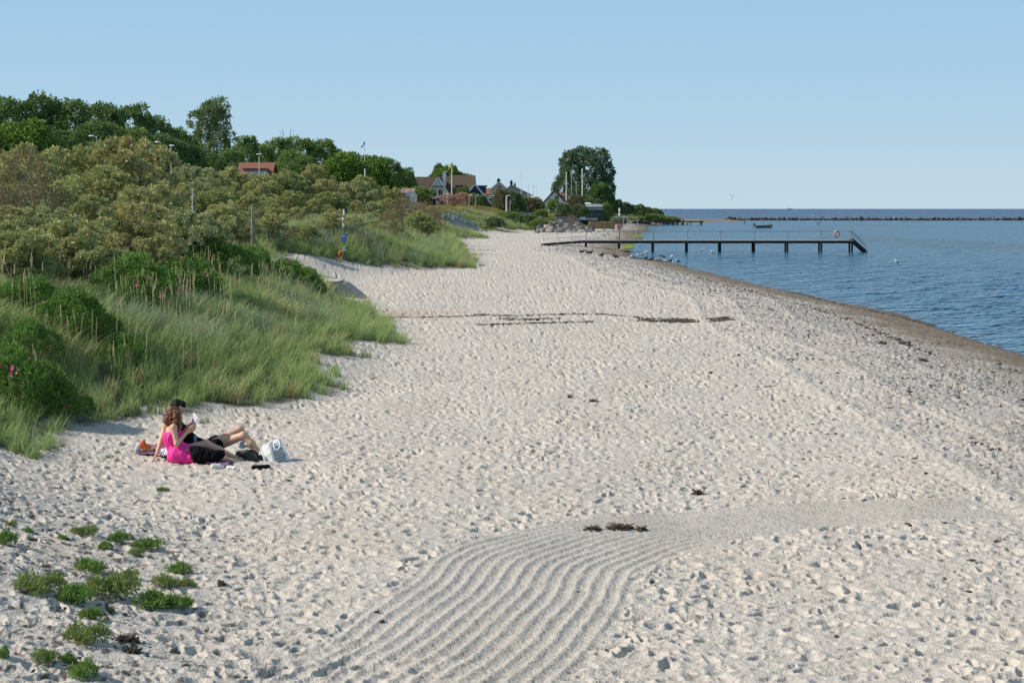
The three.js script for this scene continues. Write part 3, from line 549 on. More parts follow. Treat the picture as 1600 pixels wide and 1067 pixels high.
// gable house: gable W wide faces local +z, ridge runs back along z by L; lx shifts the ridge for uneven slopes
function gableHouse(g, o) {
  const { W, L, wall, roof, lx = 0 } = o, ov = o.over ?? 0.35, H = wall + roof;
  const s = new THREE.Shape([[-W / 2, -1.5], [W / 2, -1.5], [W / 2, o.wallR ?? wall], [lx, H], [-W / 2, wall]].map(([x, y]) => new THREE.Vector2(x, y)));
  part('wall', new THREE.ExtrudeGeometry(s, { depth: L, bevelEnabled: false }).translate(0, 0, -L), o.wallMat, g);
  const t = V(lx, H + 0.10, 0), l = V(-W / 2, wall + 0.10, 0), r = V(W / 2, (o.wallR ?? wall) + 0.10, 0);
  const out = (p) => p.clone().add(p.clone().sub(t).normalize().multiplyScalar(ov));
  const A = slope(0, L + 2 * ov, o.roofMat, g, out(l), t, 'roof', -L / 2); slope(0, L + 2 * ov, o.roofMatR || o.roofMat, g, out(r), t, 'roof', -L / 2);
  if (o.barge) for (const e of [out(l), out(r)]) part('bargeboard', beam(V(e.x, e.y - 0.12, ov + 0.06), V(t.x, t.y - 0.12, ov + 0.06), 0.07, 0.34), o.barge, g);
  for (const [x, y, z, w, h] of o.chimneys || []) { const c = part('chimney', merge([box(w, h, w, x, y + h / 2 - 0.4, z), box(w * 1.25, 0.14, w * 1.25, x, y + h - 0.4, z)]), o.chimneyMat || M.dark, A); part('chimney_pot', bar(V(x, y + h - 0.33, z), V(x, y + h - 0.02, z), w * 0.22), M.dark, c); }
  for (const [x, y, w, h] of o.windows || []) window_(g, x, y, 0.03, w, h, o.frameMat || M.white);
  if (o.door) { const [x, w, h, m] = o.door; part('door', box(w, h, 0.08, x, h / 2, 0.05), m || M.blueGrey, g); }
  return A;
}
function window_(g, x, y, z, w, h, mat) {
  const f = part('window', merge([box(w + 0.2, 0.1, 0.08, x, y + h / 2, z), box(w + 0.2, 0.1, 0.12, x, y - h / 2, z), box(0.1, h, 0.08, x - w / 2, y, z), box(0.1, h, 0.08, x + w / 2, y, z), box(0.06, h, 0.06, x, y, z)]), mat, g);
  part('pane', box(w - 0.04, h - 0.04, 0.02, x, y, z - 0.015), M.glass, f);
}
const stand = (px, py, d) => { const p = at(px, py, d); p.y = Math.min(p.y, landH(p.x, d)); return p; };
const mpp = (d) => d / FOC;                                   // metres per photo pixel at a depth
{
  // long low house with a brown roof, white gable wing in front
  const d = 430, k = mpp(d), g = thing('long_house', at(674, 318, d), 'long low house under brown roofs, white gable wing and white chimney', 'house');
  const W = 8, len = 134 * k, top = 43 * k, eave = 12 * k;
  const body = new THREE.Group(); body.name = 'main_wing'; g.add(body); body.rotation.y = Math.PI / 2;
  const half = (x0, x1, mat, matWall, dy) => {
    const s = new THREE.Shape([[-W / 2, -2], [W / 2, -2], [W / 2, eave], [0, top + dy], [-W / 2, eave]].map(([x, y]) => new THREE.Vector2(x, y)));
    part('wall', new THREE.ExtrudeGeometry(s, { depth: x1 - x0, bevelEnabled: false }).translate(0, 0, x0), matWall, body);
    for (const sx of [-1, 1]) slope(0, x1 - x0 + 0.3, mat, body, V(sx * (W / 2 + 0.4), eave - 0.25, 0), V(0, top + dy + 0.1, 0), 'roof', (x0 + x1) / 2);
  };
  half(-len / 2, -len / 2 + 36 * k, M.brownRoof, M.grey, 0); half(-len / 2 + 36 * k + 0.02, len / 2 - 38 * k, M.brownRoof, M.grey, -0.35); half(len / 2 - 38 * k + 0.02, len / 2, M.lightBrownRoof, M.grey, 0.05);
  part('verge', merge([1, -1].map((s) => beam(V(s * (W / 2 + 0.4), eave - 0.5, len / 2 + 0.25), V(0, top - 0.1, len / 2 + 0.25), 0.12, 0.6))), M.darkRoof, body);
  const wing = new THREE.Group(); wing.name = 'gable_wing'; g.add(wing); wing.position.set(12 * k, 0, 5.6);
  gableHouse(wing, { W: 37 * k, L: 8, wall: 11 * k, roof: 30 * k, wallMat: M.white, roofMat: M.darkRoof, barge: M.trim, windows: [[-5 * k, 17 * k, 1.0, 1.5], [3.5 * k, 17 * k, 1.0, 1.5]], over: 0.3 });
  part('awning', box(18 * k, 0.18, 0.7, -1 * k, 26.5 * k, 0.35), M.darkRoof, wing);
  part('chimney', merge([box(0.8, 3.4, 0.8, 21 * k, 38 * k, 3.6), box(0.95, 0.18, 0.95, 21 * k, 38 * k + 1.7, 3.6)]), M.white, g);
  for (let i = 0; i < 3; i++) { const w = new THREE.Group(); w.name = 'dormer_window'; g.add(w); w.position.set((41 + i * 5) * k, 26 * k, 4.2); part('frame', box(0.85, 0.8, 0.9, 0, 0, -0.3), M.dark, w); part('pane', box(0.6, 0.55, 0.03, 0, 0, 0.17), M.glass, w); }
}
{
  const d = 402, k = mpp(d), g = thing('navy_house', at(742, 322, d), 'navy clad house with white bargeboard right of the brown roof', 'house');
  gableHouse(g, { W: 48 * k, L: 9, wall: 5.5 * k, roof: 29 * k, wallMat: M.navy, roofMat: M.darkRoof, roofMatR: M.greyRoof, barge: M.trim, windows: [[4 * k, 8 * k, 0.9, 1.0]], door: [14 * k, 8 * k, 14 * k, M.blueGrey], over: 0.3 });
  part('dormer', merge([box(16 * k, 11 * k, 4, 9 * k, 26 * k, -4), box(20 * k, 0.25, 4.6, 9 * k, 31.7 * k, -4)]), M.navy, g);
  const a = new THREE.Group(); a.name = 'annex'; a.position.set(27 * k, 0, -1.5); g.add(a);
  part('wall', box(20 * k, 12 * k, 4, 0, 6 * k, -2), M.navy, a); part('roof', box(24 * k, 0.22, 5.2, -1 * k, 13.5 * k, -2).rotateZ(-0.20), M.greyRoof, a); window_(a, 2 * k, 6 * k, 0.05, 1.1, 1.1, M.trim);
}
{
  const d = 455, k = mpp(d), g = thing('red_roof_house', at(765, 316, d), 'small white house with a red tiled roof behind the navy house', 'house', undefined, Math.PI / 2);
  gableHouse(g, { W: 6, L: 17 * k, wall: 12 * k, roof: 9 * k, wallMat: M.white, roofMat: M.redTile });
}
{
  const d = 520, k = mpp(d), g = thing('gabled_house', at(780, 318, d), 'pale gabled house with one dark chimney, left of two', 'house');
  gableHouse(g, { W: 28 * k, L: 8, wall: 22 * k, roof: 12 * k, wallMat: M.cream, roofMat: M.darkRoof, barge: M.trim, over: 0.6, windows: [[0, 24 * k, 1.4, 1.2]], chimneys: [[-1 * k, 34 * k, -2, 5 * k, 6 * k]] });
}
{
  const d = 505, k = mpp(d), g = thing('wide_house', at(809, 320, d), 'wide pale house with long low right roof slope and two chimneys', 'house');
  gableHouse(g, { W: 40 * k, L: 9, wall: 22 * k, wallR: 16 * k, roof: 9 * k, lx: -10 * k, wallMat: M.grey, roofMat: M.darkRoof, barge: M.blueGrey, over: 0.7, windows: [[-11 * k, 20 * k, 1.3, 1.2], [6 * k, 13 * k, 1.5, 1.1]], chimneys: [[-10 * k, 32 * k, -1.5, 4 * k, 7 * k], [-4.5 * k, 29 * k, -3, 3 * k, 6 * k]] });
  part('porch_post', box(0.5, 8 * k, 0.5, 17.5 * k, 13 * k, 0.5), M.white, g);
}
{
  const d = 470, k = mpp(d), g = thing('white_gable_house', at(867, 322, d), 'white gabled house with red dormer roof beside the huge poplar', 'house');
  gableHouse(g, { W: 36 * k, L: 9, wall: 5 * k, roof: 20 * k, wallMat: M.white, roofMat: M.darkRoof, roofMatR: M.redTile, barge: M.brownRoof, over: 0.4, windows: [[3 * k, 13 * k, 1.1, 1.1]], chimneys: [[0, 23 * k, -1, 2.6 * k, 8 * k], [5 * k, 21 * k, -2.5, 2.4 * k, 8 * k]] });
  const w = new THREE.Group(); w.name = 'dormer'; w.position.set(10 * k, 0, -3); g.add(w);
  part('wall', box(9 * k, 6 * k, 2.4, 1 * k, 13 * k, 0), M.white, w); part('roof', box(13 * k, 0.3, 3.4, 0.5 * k, 17.2 * k, 0).rotateX(0.25), M.redTile, w);
}
{
  const d = 236, k = mpp(d), g = thing('red_tile_house', at(402, 291, d), 'red tiled house with a wide pale dormer among the trees', 'house');
  const body = new THREE.Group(); body.name = 'main_wing'; body.rotation.y = Math.PI / 2; body.position.x = -24 * k; g.add(body);
  gableHouse(body, { W: 9, L: 0.01 + 48 * k, wall: 8 * k, roof: 27 * k, wallMat: M.brick, roofMat: M.redTile });
  body.children.forEach((c) => c.position.set(0, 0, 48 * k));
  const w = new THREE.Group(); w.name = 'dormer'; w.position.set(0, 13 * k, 3.4); g.add(w);
  part('wall', box(33 * k, 16 * k, 3.6, 2 * k, 4 * k, -1.6), M.white, w); part('panel', merge([-2, -1, 0, 1, 2].map((i) => box(6.2 * k, 7.5 * k, 0.1, (2 + i * 6.4) * k, 6.5 * k, 0.26))), M.paleRoof, w);
  for (let i = -1; i < 2; i++) window_(w, (2 + i * 10.4) * k, -1.2 * k, 0.26, 0.95, 0.6, M.dark);
  part('flat_roof', box(36 * k, 0.25, 4.2, 2 * k, 12.6 * k, -1.5), M.redTile, w);
}
{
  const d = 335, k = mpp(d), g = thing('small_gable_house', at(498, 282, d), 'small white gable half hidden behind the round bright tree', 'house');
  gableHouse(g, { W: 34 * k, L: 7, wall: 9 * k, roof: 18 * k, wallMat: M.brick, roofMat: M.greyRoof, barge: M.white });
}
{
  const shed = (px, py, d, wpx, hpx, depth, wallMat, roofMat, label, tilt = 0.12) => {
    const k = mpp(d), g = thing('shed', at(px, py, d), label, 'shed');
    part('wall', box(wpx * k, hpx * k + 1, depth, 0, hpx * k / 2 - 0.5, -depth / 2), wallMat, g); part('roof', merge([box(wpx * k + 0.6, 0.18, depth + 0.7, 0, 0, 0), ...[-2, -1, 0, 1, 2].map((i) => box(0.12, 0.08, depth + 0.7, i * wpx * k / 5, 0.12, 0))]).rotateX(tilt).translate(0, hpx * k + depth * tilt * 0.5 + 0.1, -depth / 2), roofMat, g);
    return g;
  };
  shed(618, 309, 330, 52, 6.5, 5, M.brick, M.thatch, 'long low shed with a pinkish brown roof behind the bare scrub', 0.16);
  const s2 = shed(669, 318, 385, 22, 6.5, 4, M.dark, M.oldWood, 'open dark shed under a grey-brown roof left of pinkish bush', 0.14); part('opening', box(1.8, 0.7, 0.06, 0.3, 0.4, 0.04), M.dark, s2);
  const hut = shed(922, 344, 420, 46, 15, 6, M.darkGreen, M.darkGreen, 'dark green beach hut with flat roof above the stake fence', 0.02); const k = mpp(420);
  part('terrace', box(30 * k, 0.5, 2.5, -4 * k, 0.25, 1.3), M.blueGrey, hut); part('bench', box(9 * k, 4 * k, 0.8, -12 * k, 3 * k, 2.6), M.tarp, hut); for (const x of [-6, 3, 12]) window_(hut, x * k, 8 * k, 0.05, 0.9, 0.7, M.oldWood);
  shed(926, 333, 440, 28, 9, 6, M.blueGrey, M.greyRoof, 'blue grey roofed hut standing behind the dark green hut', 0.1);
  shed(913, 326, 460, 18, 7, 4, M.white, M.white, 'small white flat roofed box hut below the huge poplar', 0.04);
  shed(878, 327, 415, 18, 7.5, 2.5, M.tarp, M.concrete, 'pale grey box shed on top of the concrete wall', 0.02);
  const wh = thing('shed', at(646, 312, 300), 'little white gable of a shed poking out of the scrub', 'shed', undefined, 0.5);
  gableHouse(wh, { W: 1.3, L: 2, wall: 0.5, roof: 0.75, wallMat: M.white, roofMat: M.white, over: 0.1 });
}
// concrete wall and groyne above the boulders
{
  const d = 372, k = mpp(d), g = thing('concrete_wall', stand(884, 343, d), 'dark concrete retaining wall with upright ribs above the boulders', 'wall');
  part('wall', box(26 * k, 18 * k, 0.6, -3 * k, 8 * k, 0), M.concrete, g); part('coping', box(28 * k, 0.2, 0.9, -3 * k, 17.2 * k, 0), M.blackWood, g);
  for (let i = 0; i < 6; i++) part('rib', box(0.35, (15 - i * 2.2) * k, 0.5, (5 + i * 2.6) * k, (7 - i * 2.6) * k, 0.45 + i * 0.5), M.concrete, g);
  part('groyne', beam(V(8 * k, 11 * k, 0.3), V(32 * k, -15 * k, 9), 1.2, 2.0), M.blackWood, g);
}
{
  const d = 352, k = mpp(d), g = thing('stake_fence', stand(941, 358, d), 'low fence of straw coloured wooden stakes holding the sand', 'fence');
  const r = rng(5); for (let i = 0; i < 40; i++) part('stake', bar(V((-21 + i * 1.05) * k, -0.4, (r() - 0.5) * 0.15), V((-21 + i * 1.05) * k, (11.5 + 1.5 * r()) * k, 0.1 * r()), 0.065, 0.05, 5), M.strawWood, g);
  part('rail', beam(V(-21 * k, 7.5 * k, -0.15), V(20.5 * k, 7 * k, -0.15), 0.08, 0.16), M.strawWood, g);
  part('brushwood', box(40 * k, 9 * k, 0.12, -0.5 * k, 4.3 * k, -0.3), M.oldWood, g);
}
{
  const d = 455, k = mpp(d), g = thing('pergola', stand(968, 336, d), 'pale open pergola frame in front of dark bushes', 'pergola');
  for (const x of [-13, 6, 13]) part('post', box(0.16, 12 * k + 1, 0.16, x * k, 6 * k - 0.5, 0), M.tarp, g);
  part('beam', box(28 * k, 0.18, 0.2, 0, 12 * k, 0), M.tarp, g); part('back_wall', box(24 * k, 7 * k, 0.15, -1 * k, 4 * k, -2), M.oldWood, g);
}
// boulders
function rockGeo(seed) {
  const g = mergeVertices(new THREE.IcosahedronGeometry(0.5, 1).deleteAttribute('normal').deleteAttribute('uv')), p = g.attributes.position, r = rng(seed), o = r() * 50;
  for (let i = 0; i < p.count; i++) { const x = p.getX(i), y = p.getY(i), z = p.getZ(i), f = 1 + 0.38 * n3(x * 1.7 + o, y * 1.7, z * 1.7) + 0.15 * n3(x * 4 + o, y * 4, z * 4); p.setXYZ(i, x * f * 1.15, y * f * 0.8, z * f); }
  const q = g.toNonIndexed(); q.computeVertexNormals(); return q;
}
const rockGeos = [1, 2, 3, 4, 5, 6].map(rockGeo), rockMats = [rgb(0.20, 0.19, 0.18), rgb(0.13, 0.125, 0.125), rgb(0.29, 0.265, 0.24), rgb(0.095, 0.093, 0.098)].map((c) => std(c, 0.95)), wetRock = [rgb(0.050, 0.048, 0.045), rgb(0.075, 0.068, 0.06), rgb(0.035, 0.036, 0.036)].map((c) => std(c, 0.7));
function rockPart(parent, name, p, s, r, mats) { const m = part(name, rockGeos[(r() * 6) | 0], mats[(r() * mats.length) | 0], parent); m.position.copy(p); m.rotation.set(r() * 6, r() * 6, r() * 6); m.scale.set(s * (0.8 + 0.5 * r()), s * (0.75 + 0.3 * r()), s * (0.8 + 0.5 * r())); return m; }
{
  const r = rng(71), g = thing('boulder_slope', V(0, 0, 0), 'heap of grey boulders protecting the bank below the concrete wall', 'boulders');
  for (let i = 0; i < 130; i++) { const t = r(), v = r(), px = 838 + 86 * t, d = 294 + 46 * v + 6 * t; if (v > 1.15 - t * 0.45) continue; const py = lerp(364, lerp(341, 349, t), v), p = at(px, py + 1.5, d); rockPart(g, 'boulder', p, 0.6 + 0.75 * r(), r, rockMats); }
  const h = thing('stone_row', V(0, 0, 0), 'short row of pale stones on the grassy bank below the round bushes', 'stones');
  for (let i = 0; i < 16; i++) rockPart(h, 'stone', at(804 + i * 2.1 + r(), 335 + 1.5 * r(), 372), 0.7 + 0.5 * r(), r, [rockMats[2]]);
}
// breakwater of rocks far out
{
  const r = rng(72), d = 728, g = thing('breakwater', V(0, 0, 0), 'long dark rock breakwater far out in the water', 'breakwater');
  for (let px = 1134; px < 1700; px += 1.9 + 1.6 * r() + (px > 1540 ? 1.5 * r() : 0)) { const big = 0.85 + 0.8 * r(), p = at(px, 0, d + 3 * r()); p.y = SEA + 0.25 + 0.3 * r(); const m = rockPart(g, 'rock', p, big, r, wetRock); if (px > 1530 && r() < 0.5) m.scale.y *= 1.5; }
}
// pier on black posts
{
  const d = 193.5, k = mpp(d), Y = (py) => EYE - (py - HOR) * k, X = (px) => (px - CX) * k, g = thing('jetty', V(0, 0, -d), 'long narrow bathing jetty on black posts with a thin railing', 'jetty');
  const posts = [916, 968, 1021, 1074, 1126, 1179, 1231, 1284, 1332];
  for (const px of posts) for (const z of [0, -1.5]) part('post', box(0.18, Y(378) + 2.6, 0.18, X(px), (Y(378) - 2.6) / 2, z), M.blackWood, g);
  part('beam', merge([box(X(1334) - X(915), 0.24, 0.16, (X(1334) + X(915)) / 2, Y(378.5), 0.16), box(X(1334) - X(915), 0.24, 0.16, (X(1334) + X(915)) / 2, Y(378.5), -1.66)]), M.blackWood, g);
  const boards = []; for (let x = X(915); x < X(1334); x += 0.145) boards.push(box(0.13, 0.05, 2.1, x, Y(378.5) + 0.18, -0.75)); tag(part('deck_boards', merge(boards), M.deck, g), null, null, null, 'stuff');
  part('ramp', merge([beam(V(X(846), Y(382.6), 0.1), V(X(916), Y(377.5), 0.1), 0.12, 0.24), beam(V(X(846), Y(382.6), -1.6), V(X(916), Y(377.5), -1.6), 0.12, 0.24), beam(V(X(846), Y(381.3), -0.75), V(X(916), Y(376), -0.75), 1.9, 0.06)]), M.blackWood, g);
  for (const px of posts) part('rail_post', bar(V(X(px), Y(378), 0.22), V(X(px), Y(361.3), 0.22), 0.035), M.steel, g);
  for (const [px, b, t] of [[848.5, 382, 366], [871, 380, 364.6], [893, 378.5, 363.2]]) part('rail_post', bar(V(X(px), Y(b), 0.22), V(X(px), Y(t), 0.22), 0.035), M.pole, g);
  part('handrail', bar(V(X(916), Y(361.3), 0.22), V(X(1332), Y(361.3), 0.22), 0.035), M.steel, g);
  part('handrail', merge([bar(V(X(848.5), Y(366), 0.22), V(X(916), Y(361.3), 0.22), 0.035), bar(V(X(848.5), Y(373.5), 0.22), V(X(916), Y(369), 0.22), 0.03)]), M.pole, g);
  const s = new THREE.Group(); s.name = 'bathing_stairs'; g.add(s);
  for (const z of [0, -1.4]) { part('stringer', beam(V(X(1332), Y(374), z), V(X(1354.5), Y(394), z), 0.09, 0.34), M.blackWood, s); part('handrail', merge([bar(V(X(1332), Y(361.3), z + 0.1), V(X(1355), Y(384), z + 0.1), 0.04), bar(V(X(1355), Y(384), z + 0.1), V(X(1355), Y(395), z + 0.1), 0.04)]), M.steel, s); }
  for (let i = 0; i < 7; i++) part('tread', box(0.28, 0.05, 1.4, lerp(X(1334), X(1353), i / 6), lerp(Y(376), Y(392), i / 6), -0.7), M.deck, s);
  solo('mast', merge([bar(V(X(1331.5), Y(377), -d - 0.6), V(X(1331.5), Y(339), -d - 0.6), 0.045, 0.03)]), M.steel, 'thin upright mast at the outer end of the jetty', 'mast');
  const lb = thing('lifebuoy', V(X(1307), Y(365.5), -d + 0.35), 'orange lifebuoy hanging on the jetty railing', 'lifebuoy'); part('ring', new THREE.TorusGeometry(0.29, 0.085, 8, 20).rotateY(0.3), M.orange, lb); for (let i = 0; i < 4; i++) part('band', new THREE.TorusGeometry(0.29, 0.092, 8, 4, 0.35).rotateZ(i * 1.571 + 0.4).rotateY(0.3), M.white, lb);
  const sg = thing('round_sign', V(X(968), 0, -d + 0.3), 'round red ringed prohibition sign on a post by the jetty', 'sign');
  part('post', bar(V(0, Y(380), 0), V(0, Y(337), 0), 0.05), M.oldWood, sg); part('post_top', bar(V(0, Y(337), 0), V(0, Y(325), 0), 0.09), M.white, sg); part('band', bar(V(0, Y(332.2), 0), V(0, Y(330.4), 0), 0.095), M.red, sg);
  const disc = part('disc', new THREE.CylinderGeometry(0.30, 0.30, 0.03, 24).rotateX(Math.PI / 2).translate(0, Y(354), 0.08), M.white, sg); part('ring', new THREE.TorusGeometry(0.27, 0.055, 6, 28).translate(0, Y(354), 0.1), M.red, disc); part('symbol', merge([new THREE.CylinderGeometry(0.05, 0.05, 0.02, 12).rotateX(Math.PI / 2).translate(0.06, Y(354) + 0.08, 0.11), box(0.22, 0.07, 0.02, -0.01, Y(354) - 0.02, 0.11), box(0.07, 0.15, 0.02, -0.06, Y(354) - 0.07, 0.112)]), M.dark, disc);
}
// open boat at anchor
{
  const d = 440, k = mpp(d), g = thing('motor_boat', V((1192 - CX) * k, SEA, -d), 'small open grey boat with outboard motor moored beyond the jetty', 'boat');
  const hull = (o, w0) => { const pos = [], idx = [], N = 14, S = 8; for (let i = 0; i <= N; i++) { const t = i / N, x = -1.85 + 4.1 * t, w = w0 * Math.pow(Math.sin(Math.PI * Math.min(1, 0.28 + 0.72 * (1 - t * 0.98)) * 0.5), 0.7) * (t > 0.7 ? 1 - ((t - 0.7) / 0.3) ** 2 : 1), rise = 0.52 + 0.26 * t * t; for (let j = 0; j <= S; j++) { const a = (j / S - 0.5) * Math.PI; pos.push(x + (t > 0.9 ? 0.25 * Math.abs(Math.sin(a)) * (t - 0.9) * 10 : 0), -0.12 + o + (rise + 0.12) * Math.pow(Math.abs(Math.sin(a)), 1.4), Math.sin(a) * w); } } for (let i = 0; i < N; i++) for (let j = 0; j < S; j++) { const a = i * (S + 1) + j; idx.push(a, a + 1, a + S + 1, a + 1, a + S + 2, a + S + 1); } const q = new THREE.BufferGeometry(); q.setAttribute('position', new THREE.Float32BufferAttribute(pos, 3)); q.setIndex(idx); q.computeVertexNormals(); return q; };
  part('hull', merge([hull(0, 0.85), box(0.05, 0.6, 1.5, -1.85, 0.2, 0)]), std(rgb(0.26, 0.24, 0.22), 0.7), g); part('inside', hull(0.05, 0.78), M.oldWood, g);
  part('gunwale', merge([1, -1].map((s) => beam(V(-1.85, 0.54, s * 0.82), V(1.1, 0.68, s * 0.78), 0.07, 0.07))), M.cream, g); for (const x of [-1.0, 0.3]) part('thwart', box(0.3, 0.05, 1.4, x, 0.38, 0), M.oldWood, g);
  const mo = part('outboard_motor', new RoundedBoxGeometry(0.5, 0.62, 0.42, 3, 0.12).rotateZ(0.3).translate(-2.0, 0.78, 0), M.dark, g); part('leg', bar(V(-2.1, 0.5, 0), V(-2.45, 0.1, 0), 0.1, 0.07), M.dark, mo);
}
// old jetty ruin and boulders at the point
{
  const d = 520, k = mpp(d), g = thing('jetty_ruin', V(0, 0, 0), 'dark stumps and beam of a ruined jetty off the point', 'jetty ruin'), r = rng(3);
  for (const [px, py, w, h] of [[1025, 353, 4, 6], [1037, 351, 3, 4], [1044, 352.5, 4, 5], [1051, 353.5, 4, 5], [1058, 353, 3.4, 9], [1066.5, 351.5, 2.5, 4], [1068, 350, 2.2, 8], [1075, 354, 3.4, 5], [1080, 349, 1.6, 3.5], [1096, 353.5, 3.2, 6], [1095, 348.5, 2, 4], [1053, 347.5, 2, 3], [1041, 347, 2, 3]]) part('stump', bar(at(px, py + 4, d), at(px + (r() - 0.5), py - h, d), w * k * 0.5, w * k * 0.42, 8), M.blackWood, g);
  part('beam', merge([beam(at(1022, 345.5, d - 1), at(1100, 346.4, d - 1), 0.4, 0.35), beam(at(1028, 344.3, d + 2), at(1062, 344.6, d + 2), 0.4, 0.4)]), M.blackWood, g); part('plank', beam(at(1074, 352.2, d - 2), at(1084, 352.4, d - 2), 0.3, 0.2), M.blackWood, g);
  const h = thing('shore_boulders', V(0, 0, 0), 'dark boulders and driftwood lying at the waterline of the point', 'boulders');
  for (const [px, py, w] of [[994, 353.6, 6], [988, 352.6, 4], [1005, 353.4, 8], [1001, 348.6, 9], [1009, 348.4, 8], [1015, 349, 5], [991, 348.5, 7], [979, 347, 8], [970, 346.3, 7], [1003, 343, 4], [999, 341.5, 3]]) { const p = at(px, py - 0.5, 500); rockPart(h, 'boulder', p, w * mpp(500) * 0.95, r, wetRock); }
}
for (const [px, t, b, dd, label] of [[1163.5, 342, 350.5, 560, 'short mooring stake left of the grey boat'], [1278, 347, 354, 520, 'left mooring stake of the pair right of the boat'], [1281, 346.5, 350, 540, 'right mooring stake of the pair right of the boat']]) solo('mooring_stake', bar(at(px, b, dd), at(px, t, dd), 0.12, 0.09, 6), M.blackWood, label, 'stake');
// ships on the horizon
{
  const d = 8200, k = mpp(d), g = thing('cargo_ship', V((1235.5 - CX) * k, SEA, -d), 'tiny grey cargo ship on the horizon above the boat', 'ship'), m = std(rgb(0.16, 0.19, 0.24), 0.9);
  part('hull', box(7 * k, 3.6, 5, 0, 1.8, 0), m, g); part('deckhouse', box(1.2 * k, 5, 4, -2.7 * k, 5.5, 0), m, g); part('cargo', box(4.6 * k, 1.4, 4, 0.6 * k, 4.2, 0), m, g);
  const h = thing('sailing_boat', V((1560 - CX) * k, SEA, -d), 'tiny far mast on the horizon at right', 'boat'); part('hull', box(2.2 * k, 1.8, 2, 0, 0.9, 0), m, h); part('mast', bar(V(0, 1, 0), V(0, 10, 0), 0.5), m, h);
}
